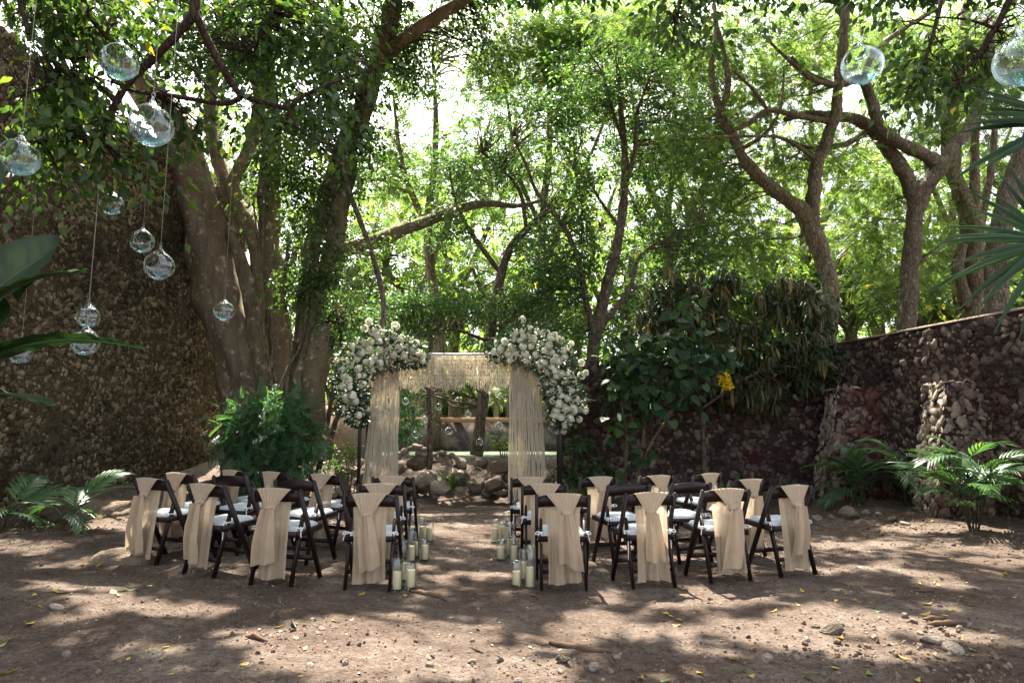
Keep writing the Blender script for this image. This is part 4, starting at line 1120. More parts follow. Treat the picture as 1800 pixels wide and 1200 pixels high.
# far line of wood that reads as one mass
rng = np.random.default_rng(5)
n = 900
a = rng.uniform(-.95, .95, n); d = rng.uniform(60, 85, n)
C = np.stack([np.sin(a) * d, np.cos(a) * d, 1 + 11 * rng.random(n) ** 1.3], -1)
C, dd, nn, s, t = leaves_for(C, 16, 1.3, (.9, 1.6), rng)
MB().add(*leaf_mesh_data(LEAF2, C, dd, nn, s, t)).build("far_foliage", M['leaf_bright'], smooth_shade=False, kind="stuff")

# --- unseen canopy added over the courtyard to shade the seats, gapped for sun flecks
rng = np.random.default_rng(17)
def canopy_tree(label, trunk, spots, per, seed):
    o = thing("unseen_shade_tree", label, "tree", (trunk[0][0], trunk[0][1], 0))
    w = spline(trunk, 8)
    V, F = tube(w[:, :3], w[:, 3], 14, .3, 0, seed); MB().add(V, F).build("trunk", M['bark_big'], o)
    paths = [w]
    top = w[-8]
    for x, y, z in spots:
        q = spline([(*w[-12][:3], .16), (w[-12][0] * .5 + x * .5, w[-12][1] * .5 + y * .5, max(w[-12][2], z - .8), .11), (x, y, z, .04)], 7)
        V, F = tube(q[:, :3], q[:, 3], 7, .2, 0, seed); MB().add(V, F).build("limb", M['bark_big'], o)
        paths.append(q)
    return o, paths
CAN = []
def canopy_fill(o, paths, xr, yr, zr, n, per, seed):
    r = np.random.default_rng(seed)
    x = r.uniform(*xr, n); y = r.uniform(*yr, n)
    cl = np.stack([x, y, r.uniform(*zr, n)], -1)
    px, py, d = project(cl.T)
    out = (py < -25) | (d < 1) | (px < -100) | (px > 1900)
    cl = cl[out]
    tw = twig_set(cl, paths, r, .03, every=6)
    tw.build("twigs", M['twig'], o, kind="stuff")
    C, d, nn, s, t = leaves_for(cl, per, .55, (.16, .28), r, .5, .3)
    k = ~lit_gap(C, 1.0, True)
    px, py, dd = project(C.T)
    k &= (py < 10) | (dd < 1) | (px < -60) | (px > 1860)
    C, d, nn, s, t = C[k], d[k], nn[k], s[k], t[k]
    MB().add(*leaf_mesh_data(LEAF2, C, d, nn, s, t)).build("crown", M['leaf_canopy'], o, smooth_shade=False, kind="stuff")
o, pa = canopy_tree("great unseen shade tree outside the left wall spreading over the seats", [(-10, 8, 0, .6), (-9.6, 8.2, 4, .5), (-8.8, 8.6, 8, .42), (-7, 9.2, 10.6, .34), (-4, 9.6, 12, .22), (-1.5, 9.6, 12.6, .12)], [(-6, 5, 10.6), (-3, 6.5, 11.5), (-2, 13, 12.6), (-6, 14, 12), (0, 8.5, 12.5), (-5, 10.5, 11.5)], 40, 1)
canopy_fill(o, pa, (-10, .5), (5.0, 17), (9.2, 13.4), 560, 95, 61)
o, pa = canopy_tree("great unseen shade tree outside the right wall spreading over the seats", [(11, 9, 0, .6), (10.6, 9, 4, .5), (9.4, 9.2, 8, .42), (7, 9.6, 10.6, .34), (4, 9.8, 12, .22), (2, 10, 12.6, .12)], [(6, 5.5, 10.6), (3, 6.5, 11.5), (2, 13, 12.6), (6, 14, 12), (.5, 8, 12.5), (5, 10.5, 11.5)], 40, 2)
canopy_fill(o, pa, (.3, 10.5), (5.0, 17), (9.2, 13.4), 560, 95, 62)
# ------------------------------------------------------------------ flower arch
AY = 12.0
def AP(px, py, dy=0.0): return P(px, py, AY + dy)
gl = gz(AP(633, 890).x, AY)
xl, xr = AP(633, 760).x, AP(985, 760).x
ztop = AP(800, 623).z
ar = thing("wedding_arch", "tall rectangular wedding arch frame with black posts behind the chairs", "arch", ((xl + xr) / 2, AY, 0))
for x in (xl, xr):
    for dy in (-.02, .62):
        z0 = gz(x, AY + dy) - .03
        MB().add(*bar((x, AY + dy, z0), (x, AY + dy, ztop), .055, .055)).build("post", M['black_metal'], ar, smooth_shade=False)
for dy in (-.02, .62):
    MB().add(*bar((xl, AY + dy, ztop), (xr, AY + dy, ztop), .045, .045)).build("top_bar", M['grey_metal'], ar, smooth_shade=False)
for x in (xl, xr):
    MB().add(*bar((x, AY, ztop - .03), (x, AY + .6, ztop - .03), .04, .04, (1, 0, 0))).build("side_bar", M['black_metal'], ar, smooth_shade=False)
    for dy in (-.02, .62):
        z0 = gz(x, AY + dy)
        MB().add(*box((x - .16, AY + dy - .16, z0 - .02), (x + .16, AY + dy + .16, z0 + .015))).build("foot_plate", M['black_metal'], ar, smooth_shade=False)

rng = np.random.default_rng(40)
def strands(mb, x0, x1, ztop_f, zbot_f, n, y, amp=.008, seg=11, r=.0042, flare=0.0, knots=0):
    for i in range(n):
        f = (i + rng.random()) / n
        x = x0 + (x1 - x0) * f
        za, zb = ztop_f(f), zbot_f(f) + rng.normal(0, .02)
        k = seg
        t = np.linspace(0, 1, k)
        ph = rng.uniform(0, 6.28, 2)
        xx = x + flare * (f - .5) * t + amp * np.sin(t * rng.uniform(6, 14) + ph[0]) * t ** .5 + np.cumsum(rng.normal(0, .0035, k))
        yy = y + rng.normal(0, .02) + amp * np.sin(t * rng.uniform(5, 12) + ph[1])
        rr = r * rng.uniform(.75, 1.35) * (1 + .35 * np.sin(t * rng.uniform(30, 60) + ph[0]))
        V, F = tube(np.stack([xx, yy, za + (zb - za) * t], -1), rr, 3, cap=False)
        mb.add(V, F)
def drape(label, px0, px1, bx0, bx1, pyb, seed):
    x0, x1 = AP(px0, 700).x, AP(px1, 700).x
    w0, w1 = AP(bx0, 850).x, AP(bx1, 850).x
    mb = MB()
    zb = max(AP(800, pyb).z, gz((x0 + x1) / 2, AY) + .03)
    for L, dy in enumerate((.02, .06)):
        n = 44
        for i in range(n):
            f = (i + rng.random()) / n
            a = x0 + (x1 - x0) * f; b = w0 + (w1 - w0) * f
            t = np.linspace(0, 1, 15); ph = rng.uniform(0, 6.28, 2)
            xx = a + (b - a) * t + .006 * np.sin(t * rng.uniform(8, 18) + ph[0]) + np.cumsum(rng.normal(0, .003, 15))
            yy = AY + dy + .007 * np.sin(f * 22 + L) + .006 * np.sin(t * 9 + ph[1])
            z1 = zb + rng.normal(0, .045) + .05 * math.sin(f * 9)
            rr = .006 * rng.uniform(.7, 1.4) * (1 + .3 * np.sin(t * rng.uniform(30, 70) + ph[0]))
            V, F = tube(np.stack([xx, yy, ztop - .03 + (z1 - ztop + .03) * t], -1), rr, 3, cap=False); mb.add(V, F)
    # knotted cross cords
    for k in range(26):
        z = ztop - .15 - (ztop - .3 - zb) * rng.random() ** 1.6
        f0 = rng.uniform(0, .7); f1 = f0 + rng.uniform(.1, .3)
        fr = np.linspace(f0, f1, 6)
        tt = (ztop - z) / (ztop - zb)
        xs = (x0 + (x1 - x0) * fr) * (1 - tt) + (w0 + (w1 - w0) * fr) * tt
        V, F = tube(np.stack([xs, np.full(6, AY + .03), z - .05 * np.sin((fr - f0) / (f1 - f0) * math.pi)], -1), .005, 3, cap=False); mb.add(V, F)
    o = mb.build("macrame_curtain", M['macrame'])
    return tag(o, label, "curtain")
drape("cream macrame cord curtain hanging straight down the left side of the arch", 657, 700, 636, 699, 868, 1)
drape("cream macrame cord curtain hanging straight down the right side of the arch", 897, 948, 893, 962, 880, 2)
mb = MB()
x0, x1 = AP(650, 650).x, AP(960, 650).x
zt = ztop - .02
def vb(f):
    px = 650 + 310 * f
    return AP(800, 682 + 5 * math.sin(f * 31) + 3 * math.sin(f * 77)).z
for dy in (-.01, .02, .05):
    strands(mb, x0, x1, lambda f: zt, vb, 165, AY + dy, .010, 9, .0048)
for row in range(7):
    z = zt - .05 - row * .065
    nx = 60
    for s in (0, 1):
        f = np.linspace(0, 1, nx * 2 + 1)
        zz = z - .032 * np.abs(((f * nx + s * .5) % 1) * 2 - 1) + .006 * np.sin(f * 40)
        V, F = tube(np.stack([x0 + (x1 - x0) * f, AY - .02 + 0 * f, zz], -1), .0042, 3, cap=False); mb.add(V, F)
tag(mb.build("macrame_valance", M['macrame']), "fringed cream macrame valance hanging along the top bar of the arch", "curtain")

# roses
def rose_mesh(seed):
    """Full garden rose: cupped petals in four nested whorls."""
    r = np.random.default_rng(seed); mb = MB()
    for ring, (n, R_, lo, hi, span) in enumerate(((5, .056, 38, 118, .82), (5, .047, 24, 100, .8), (4, .036, 14, 90, .95), (3, .024, 6, 84, 1.2))):
        for k in range(n):
            a = 2 * math.pi * (k + .5 * (ring % 2)) / n + r.normal(0, .1)
            rad = R_ * r.uniform(.92, 1.06)
            V = []
            top = lo + r.uniform(-5, 6)
            for j in range(4):
                t = j / 3
                pol = R(hi + (top - hi) * t)
                rr = rad * (1 + (.16 if j == 3 and ring < 2 else 0))
                w = span * (.55 + 1.0 * t - .45 * t * t)
                for q in (-1, -.4, .4, 1):
                    p2 = pol + (R(10) if abs(q) == 1 and j == 3 else 0)
                    V.append((math.cos(a + q * w) * math.sin(p2) * rr, math.sin(a + q * w) * math.sin(p2) * rr, math.cos(p2) * rr * .9))
            mb.add(np.array(V), grid_faces(4, 4), .95 if ring == 3 else .15 + .5 * r.random())
    V, F = icosphere(1)
    mb.add(V * .02 + np.array([0, 0, .012]), F, 1.0)
    return mb.mesh("rose", M['rose'], True)
ROSES = [rose_mesh(i) for i in range(4)]
FSTEM = flat_mat('flower_stem', (.03, .06, .03))
def garland(label, path, outl, seed, n):
    r = np.random.default_rng(seed)
    pts = spline(path, 12)            # px, py, half width px
    c = AP(*path[2][:2])
    o = thing("flower_garland", label, "flowers", (c.x, AY, c.z))
    off = np.array(o.location)
    spots = []
    tries = 0
    while len(spots) < n and tries < 9000:
        tries += 1
        q = pts[r.integers(0, len(pts))]
        a = r.uniform(0, 6.28); rr = .92 * q[2] * math.sqrt(r.random())
        px, py = q[0] + rr * math.cos(a), q[1] + rr * math.sin(a)
        if all((px - s[0]) ** 2 + (py - s[1]) ** 2 > s[3] for s in spots):
            spots.append((px, py, rr / q[2], 60 if r.random() < .4 else 125))
    for px, py in outl: spots.append((px, py, 1, 0))
    for px, py, e, _ in spots:
        dy = -.34 + .26 * e * e + r.uniform(-.05, .05)
        p = np.array(AP(px, py, dy))
        d = Vector((r.normal(0, .45) + (px - 800) / 700, -1, r.normal(.25, .4))).normalized()
        q = d.to_track_quat('Z', 'Y').to_matrix().to_4x4()
        s = r.uniform(.95, 1.45)
        m4 = Matrix.Translation(Vector(p - off)) @ q @ Matrix.Rotation(r.uniform(0, 6.28), 4, 'Z') @ Matrix.Scale(s, 4)
        link("rose", ROSES[r.integers(0, 4)], o, m4)
    # greenery and small blooms
    k = r.integers(0, len(pts), 2400)
    q = pts[k]; a = r.uniform(0, 6.28, len(k)); rr = q[:, 2] * 1.2 * np.sqrt(r.random(len(k)))
    px, py = q[:, 0] + rr * np.cos(a), q[:, 1] + rr * np.sin(a)
    C = np.array([AP(x, y, dy) for x, y, dy in zip(px, py, r.uniform(-.27, .12, len(k)))])
    d = np.stack([np.cos(a), -.5 + 0 * a, -np.sin(a)], -1) + r.normal(0, .5, (len(k), 3))
    nn = np.array([0, -.8, .6]) + r.normal(0, .5, (len(k), 3))
    MB().add(*leaf_mesh_data(LEAF2, C, d, nn, r.uniform(.06, .11, len(k)), r.random(len(k)))).build("greenery", M['leaf_floral'], o, smooth_shade=False, kind="stuff")
    k = r.integers(0, len(pts), 130)
    q = pts[k]; a = r.uniform(0, 6.28, len(k)); rr = q[:, 2] * 1.25 * np.sqrt(r.random(len(k)))
    C = np.array([AP(x, y, dy) for x, y, dy in zip(q[:, 0] + rr * np.cos(a), q[:, 1] + rr * np.sin(a), r.uniform(-.36, -.2, len(k)))])
    V, F = ICO0
    MB().add(*replicate(V, F, (rot_basis(r, len(k)) * r.uniform(.012, .024, len(k))[:, None, None], C))).build("small_bloom", M['filler'], o, kind="stuff")
    sp = MB()
    for i in range(26):
        q = pts[r.integers(0, len(pts))]; a = r.uniform(0, 6.28); L = r.uniform(20, 42)
        p0, p1 = AP(q[0], q[1], -.05), AP(q[0] + math.cos(a) * (q[2] + L * .6), q[1] + math.sin(a) * (q[2] + L * .6), -.12)
        w = spline([p0, (p0 + p1) / 2 + Vector((0, -.03, .05)), p1], 4); V, F = tube(w, .003, 3, cap=False); sp.add(V, F)
    sp.build("sprig", FSTEM, o, kind="stuff")
garland("white rose garland over the left corner of the arch, trailing down the left post", [(738, 628, 14), (715, 618, 24), (685, 612, 30), (652, 618, 38), (625, 645, 32), (617, 680, 27), (618, 705, 24), (628, 728, 17), (630, 738, 8)],
        [(649, 566), (641, 577), (664, 578), (695, 574), (593, 634), (676, 590), (693, 590), (716, 595)], 51, 68)
garland("white rose garland over the right corner of the arch, trailing far down the right post", [(872, 618, 14), (900, 608, 28), (930, 604, 36), (962, 618, 36), (982, 645, 30), (985, 680, 28), (996, 700, 29), (991, 725, 25), (985, 738, 15)],
        [(918, 562), (932, 576), (942, 583), (961, 585), (975, 590), (985, 597), (1004, 604), (1001, 617), (1022, 638), (1030, 655), (1022, 660), (1015, 718), (1028, 722), (1018, 737), (980, 758), (990, 757), (973, 747)], 52, 70)

# ------------------------------------------------------------------ folding chairs
HW = .232
def chair_meshes():
    D = {}
    p = MB()
    D['post'] = {}
    for s in (-1, 1):
        V, F = bar((s * HW, -.025, .80), (s * HW, .385, 0), .03, .045, (0, 1, .4))
        kb, kf = lathe([(.001, .818), (.012, .814), (.015, .802), (.013, .785)], 8)
        D['post'][s] = MB().add(V, F).add(kb + np.array([s * HW, -.022, 0]), kf).mesh("post", M['wood'], False)
        a, b = np.array([s * (HW - .038), .105, .575]), np.array([s * (HW - .038), -.05, 0])
        V, F = bar(a, b, .026, .042, (0, 1, .2))
        c = ICO1[0] * np.array([.013, .022, .022]) + a
        D.setdefault('rear', {})[s] = MB().add(V, F).add(c, ICO1[1]).mesh("rear_leg", M['wood'], False)
    mb = MB()      # arched top rail, curved back
    nx = 13
    x = np.linspace(-HW + .012, HW - .012, nx); f = x / HW
    top = .792 + .026 * (1 - f * f); bot = .698 + .012 * (1 - f * f)
    yb = -.03 - .028 * (1 - f * f)
    V = []
    for zz, yy in ((bot, 0), (top, 0), (top, .022), (bot, .022)):
        lean = -.05 * (zz - .70)
        V.append(np.stack([x, yb + yy + lean + .03, zz], -1))
    V = np.concatenate(V); F = []
    for a, b in ((0, 1), (1, 2), (2, 3), (3, 0)):
        for i in range(nx - 1): F.append((a*nx + i, a*nx + i + 1, b*nx + i + 1, b*nx + i))
    D['rail'] = MB().add(V, np.array(F)).mesh("top_rail", M['wood'], False)
    mb = MB()      # seat frame
    for s in (-1, 1):
        mb.add(*bar((s * (HW - .02), .0, .425), (s * (HW - .02), .415, .45), .026, .05, (0, 0, 1)))
    mb.add(*bar((-HW + .033, .405, .45), (HW - .033, .405, .45), .03, .05, (0, 0, 1)))
    mb.add(*bar((-HW + .033, .012, .426), (HW - .033, .012, .426), .03, .05, (0, 0, 1)))
    V, F = box((-HW + .033, .02, .43), (HW - .033, .4, .442)); mb.add(V, F)
    D['seat'] = mb.mesh("seat_frame", M['wood'], False)
    D['fs'] = MB().add(*bar((-HW + .014, .29, .185), (HW - .014, .29, .185), .02, .04, (0, 0, 1))).mesh("stretcher", M['wood'], False)
    D['rs'] = MB().add(*bar((-HW + .05, -.012, .15), (HW - .05, -.012, .15), .02, .035, (0, 0, 1))).mesh("stretcher", M['wood'], False)
    # padded cushion
    n = 15; g = np.linspace(-1, 1, n); A, Bq = np.meshgrid(g, g)
    e = (1 - np.abs(A) ** 8) * (1 - np.abs(Bq) ** 8)
    th = .004 + .034 * np.clip(e, 0, 1) ** .35 - .010 * np.exp(-((A * 2.2) ** 2 + (Bq * 2.2) ** 2)) * 0 + .004 * (vnoise(A * 3 + 9, Bq * 3 + 4, 2) - .5)
    sh = 1 - .05 * (np.abs(A * Bq) ** 3)
    Xc, Yc = A * .195 * sh, .21 + Bq * .195 * sh
    base = .447 + .06 * (Yc - .02)
    Vt = np.stack([Xc, Yc, base + th], -1).reshape(-1, 3); Vb = np.stack([Xc, Yc, base - .001 + 0 * th], -1).reshape(-1, 3)
    f = grid_faces(n, n)
    edge = [k for k in range(n)] + [n * (k + 1) + n - 1 for k in range(n - 1)] + [n * n - 2 - k for k in range(n - 1)] + [n * (n - 2 - k) for k in range(n - 2)]
    ef = np.array([(edge[k], edge[(k + 1) % len(edge)], n * n + edge[(k + 1) % len(edge)], n * n + edge[k]) for k in range(len(edge))])
    D['cushion'] = MB().add(np.vstack([Vt, Vb]), [f, f[:, ::-1] + n * n, ef[:, ::-1]]).mesh("cushion", M['cushion'], True)
    D['tie'] = {}
    for v in range(3):
        for s in (-1, 1):
            r = np.random.default_rng(v * 7 + s + 5)
            mb = MB(); x = s * (HW - .038); z = .475
            lo = [(x - .017, .10, z), (x - .017, .045, z + .003), (x + .017, .045, z + .002), (x + .017, .10, z), (x - .017, .10, z)]
            V, F = tube(spline(lo, 4), .0065, 5); mb.add(V, F)
            V, F = tube([(s * .18, .06, .46), (x, .05, z)], .006, 5); mb.add(V, F)
            for k in range(2):
                q = s * r.uniform(.0, .05) * (1 if k else -.6)
                ln = r.uniform(.06, .11) if k == 0 or v < 2 else .24
                w = spline([(x, .04, z), (x + q * .6, .028, z - .01 + .01 * k), (x + q, .015, z - ln)], 5)
                V, F = tube(w, .0055, 4); mb.add(V, F)
            V, F = tube(spline([(x, .042, z), (x + s * .035, .02, z + .012), (x + s * .05, .016, z - .012), (x, .04, z - .004)], 4), .005, 4); mb.add(V, F)
            D['tie'][(v, s)] = mb.mesh("tie", M['ribbon'], True)
    return D
CH = chair_meshes()
def make_chair(label, loc, rz, k, group="dark folding chairs set out in rows before the arch"):
    o = thing("folding_chair", label, "chair", loc, rz, group)
    for s in (-1, 1):
        link("post", CH['post'][s], o); link("rear_leg", CH['rear'][s], o)
    link("top_rail", CH['rail'], o); link("seat_frame", CH['seat'], o)
    link("stretcher", CH['fs'], o); link("stretcher", CH['rs'], o)
    c = link("cushion", CH['cushion'], o)
    for s in (-1, 1): link("tie", CH['tie'][(k % 3, s)], c)
    return o

def sash_meshes(seed):
    """Fan over the rail, knot, and two hanging tails."""
    r = np.random.default_rng(seed)
    kx = r.uniform(-.035, .035); kz = .648 + r.uniform(-.012, .012)
    out = {}
    nu, nv = 41, 9
    u = np.linspace(-1, 1, nu)
    wt = r.uniform(.168, .188)
    ph = r.uniform(0, 6.28)
    V = []
    for j in range(nv):
        v = j / (nv - 1)
        hw = wt * (1 - v) ** .9 + .042 * v + .004 * math.sin(math.pi * v)
        x = u * hw + kx * v
        if j == 0:
            y = .008 + 0 * u; z = .79 + .026 * (1 - (x / HW) ** 2)
        else:
            vv = (j - 1) / (nv - 2)
            z = (.806 + .026 * (1 - (x / HW) ** 2)) * (1 - vv) + kz * vv - .012 * math.sin(math.pi * vv) * (np.abs(u) ** 2) * -1
            y = -.062 - .028 * vv + 0 * u
        pl = .0055 * (1 if j else .3) * (1 + .5 * math.sin(3 * v))
        y = y - pl * np.abs(np.sin(u * 13 + .9 * np.sin(u * 4 + ph))) - .008 * (1 - u * u) * v
        V.append(np.stack([x, y, z], -1))
    out['wrap'] = MB().add(np.concatenate(V), grid_faces(nu, nv)).mesh("wrap", M['sash'], True)
    k, F = rock(2, seed, (.052, .03, .036), .12, 1)
    k2 = k.copy(); k2[:, 1] -= .006 * np.sin(k2[:, 0] * 160)
    kk, kf = tube(spline([(kx - .036, -.062, kz + .006), (kx - .026, -.105, kz + .0), (kx + .012, -.118, kz + .006), (kx + .04, -.085, kz + .02)], 5), [.012] * 5 + [.017] * 6 + [.011] * 5, 8, .15)
    out['knot'] = MB().add(k2 + np.array([kx, -.088, kz]), F).add(kk, kf).mesh("knot", M['sash'], True)
    # under tail, hanging straight from behind the rail
    nu, nv = 33, 16
    u = np.linspace(-1, 1, nu); V = []
    f1, p1, p2 = r.uniform(4, 7), r.uniform(0, 6), r.uniform(0, 6)
    sw = r.uniform(-.012, .02)
    bot = r.uniform(.055, .10)
    for j in range(nv):
        v = j / (nv - 1)
        hw = .15 - .012 * math.sin(math.pi * v * .8) + .004 * v
        fold = (.006 + .02 * v)
        y = -.012 - .058 * v + fold * np.sin(u * f1 + p1) + .5 * fold * np.sin(u * f1 * 2.3 + p2) - .01 * np.exp(-((u - .1) * 4) ** 2) * (1 - v)
        x = u * hw + sw * v + .006 * np.cos(u * f1 + p1) * v
        z = .705 * (1 - v) + (bot + .012 * np.sin(u * 2 + p2)) * v
        V.append(np.stack([x, y, z + 0 * u], -1))
    out['back'] = MB().add(np.concatenate(V), grid_faces(nu, nv)).mesh("under_tail", M['sash_sheer'], True)
    nu, nv = 29, 18
    u = np.linspace(-1, 1, nu); V = []
    dx = r.choice([-1, 1]) * r.uniform(.015, .065)
    wb = r.uniform(.085, .125); bz = r.uniform(.11, .24); sl = r.uniform(-.05, .05)
    f2, p3 = r.uniform(3, 5.5), r.uniform(0, 6)
    cr = r.uniform(.3, .8); cz = r.uniform(.35, .7)
    for j in range(nv):
        v = j / (nv - 1)
        hw = .06 + (wb - .06) * (1 - (1 - v) ** 1.8)
        fold = .014 * (1 - v) + .036 * v
        y = -.128 - .022 * math.sin(math.pi * v) + .012 * v + fold * np.sin(u * f2 + p3 + v * .8) + .4 * fold * np.sin(u * f2 * 2.6 + p3 * 2) * (1 - .5 * v)
        if v < .25: y = y - .014 * np.abs(np.sin(u * 7 + p3)) * (1 - v * 4)
        y = y + .010 * (vnoise(u * 3 + seed, v * 5 + 0 * u, seed) - .5) - .007 * np.exp(-((v - cz - .1 * u) * 16) ** 2) * cr
        x = kx + dx * v + u * hw
        z = kz * (1 - v) + (bz + sl * u) * v + .006 * np.sin(u * 5 + p3) * v
        V.append(np.stack([x, np.minimum(y, -.088 - .0 * v), z + 0 * u], -1))
    out['front'] = MB().add(np.concatenate(V), grid_faces(nu, nv)).mesh("over_tail", M['sash'], True)
    return out
SASH = [sash_meshes(60 + i) for i in range(9)]
def make_sash(label, loc, rz, k):
    o = thing("chair_sash", label, "sash", loc, rz, "beige sashes tied round the chair backs")
    s = SASH[k % len(SASH)]
    link("wrap", s['wrap'], o); link("knot", s['knot'], o); link("under_tail", s['back'], o); link("over_tail", s['front'], o)
    return o
# left and right back post in the picture, height where the feet (nearest row) or the post tops show, sash
ROWS = {('left', 'nearest'): [(598, 693, 1040, 1), (437, 518, 1031, 1), (322, 383, 1014, 1), (227, 281, 992, 1)],
        ('right', 'nearest'): [(945, 1038, 1039, 1), (1107, 1190, 1034, 1), (1244, 1323, 1026, 1), (1367, 1435, 1013, 1)],
        ('left', 'middle'): [(630, 711, 852.5, 1), (487, 553, 845, 0), (379, 433, 838, 0), (295, 343, 834, 1)],
        ('right', 'middle'): [(918, 997, 853, 1), (1069, 1140, 853, 0), (1182, 1246, 850, 0), (1283, 1337, 845, 1)],
        ('left', 'farthest'): [(658, 725, 839.5, 1), (546, 598, 836, 1), (461, 507, 832, 1), (394, 432, 829, 1)],
        ('right', 'farthest'): [(901, 967, 841, 1), (1021, 1082, 840.5, 1), (1125, 1182, 838, 1), (1220, 1265, 834.5, 1)]}
def spot(px, py, h):
    """Where a point h above the ground shows at (px, py)."""
    best = None
    for k in range(500, 1100):
        q = P(px, py, k / 100)
        e = abs(q.z - h - gz(q.x, q.y))
        if best is None or e < best[0]: best = (e, q)
    return best[1]
def back_turn(x, y, want, sgn):
    """Turn of a chair at (x, y) whose back looks `want` pixels wide."""
    best = (1e9, 0)
    for a in range(0, 71):
        t = R(sgn * a); c, q = HW * math.cos(t), HW * math.sin(t)
        w = 1189 * ((x + c) / (y + q) - (x - c) / (y - q))
        best = min(best, (abs(w - want), sgn * a))
    return best[1]
PLACE = ["beside the aisle", "second from the aisle", "third from the aisle", "outermost"]
k = 0
rng = np.random.default_rng(3)
for (side, row), L in ROWS.items():
    for i, (pl, pr, py, sashed) in enumerate(L):
        q = spot((pl + pr) / 2, py, 0 if row == 'nearest' else .805)
        x, d = q.x, q.y + (.05 if row == 'nearest' else 0)
        loc = (x, d, gz(x, d) + .004)
        rz = R(back_turn(x, d, pr - pl, -1 if side == 'left' else 1) if i else rng.uniform(-2, 2))
        w = "dark folding chair" if sashed else "bare-backed folding chair without sash"
        make_chair(f"{w}, {PLACE[i]}, {row} row {side} of the aisle", loc, rz, k)
        if sashed:
            make_sash(f"beige sash on the chair {PLACE[i]}, {row} row {side} of the aisle", loc, rz, k)
        k += 1

# ------------------------------------------------------------------ candles in glass cylinders along the aisle
def vase_mesh(r, h, seed):
    t = .0035
    outer = [(.0, .0), (r * .9, .0), (r, .006), (r, h - .003), (r - t * .5, h), (r - t, h - .003), (r - t, .016), (r * .6, .013), (0, .012)]
    V, F = lathe(outer, 26)
    mid = V.reshape(len(outer), 26, 3)
    mat = np.zeros(len(F), np.int32)
    me = MB().add(V, F).mesh("glass", [M['glass'], M['glass_base']], True)
    mi = np.zeros(len(F), np.int32)
    mi[:26 * 2] = 1; mi[26 * 6:] = 1
    me.polygons.foreach_set("material_index", mi)
    return me
VASE = {'short': (.052, .21), 'middle': (.052, .265), 'tall': (.052, .35)}
VM = {k: vase_mesh(r, h, 0) for k, (r, h) in VASE.items()}
def candle_meshes(h, seed):
    r = .036
    V, F = lathe([(0, .0), (r * .97, 0), (r, .004), (r, h - .006), (r * .93, h), (r * .8, h - .001), (r * .55, h - .007), (.004, h - .009), (0, h - .009)], 20)
    body = MB().add(V, F).mesh("wax_body", M['wax'], True)
    V, F = tube([(0, 0, h - .01), (.001, 0, h + .004), (.004, .001, h + .011)], .0014, 5)
    return body, MB().add(V, F).mesh("wick", M['wick'], True)
CM = [candle_meshes(h, 0) for h in (.115, .145, .165)]
CL = {('left', 'nearest'): [(697, 1041, 'middle', 1), (721, 1037, 'short', 1), (708, 1024, 'tall', 1)],
      ('right', 'nearest'): [(907, 1033, 'short', 0), (932, 1036, 'tall', 2), (921, 1022, 'middle', 1)],
      ('left', 'middle'): [(722, 990, 'tall', 1), (746, 988, 'short', 1), (729, 982, 'middle', 1)],
      ('right', 'middle'): [(881, 987, 'short', 0), (903, 990, 'middle', 1), (897, 980, 'tall', 2)],
      ('left', 'farthest'): [(728, 956, 'tall', 1), (741, 951, 'middle', 1), (755, 954, 'short', 1)],
      ('right', 'farthest'): [(870, 955, 'middle', 1), (883, 951, 'short', 1), (892, 953, 'tall', 1)]}
CN = ["short", "middle-height", "tall"]
for (side, row), L in CL.items():
    for px, py, kind, ck in L:
        g = G(px, py - 3); z = g.z + .002
        word = {'short': 'shortest', 'middle': 'middle-sized', 'tall': 'tallest'}[kind]
        v = thing("glass_vase", f"{word} clear glass cylinder of the {row} candle cluster {side} of the aisle", "vase", (g.x, g.y, z), 0, "glass cylinders with candles lining the aisle")
        link("glass", VM[kind], v)
        c = thing("pillar_candle", f"cream pillar candle inside the {word} vase, {row} cluster {side} of the aisle", "candle", (g.x + random.uniform(-.006, .006), g.y + random.uniform(-.006, .006), z + .0145), random.uniform(0, 6), "cream candles in the glass cylinders")
        link("wax_body", CM[ck][0], c); link("wick", CM[ck][1], c)

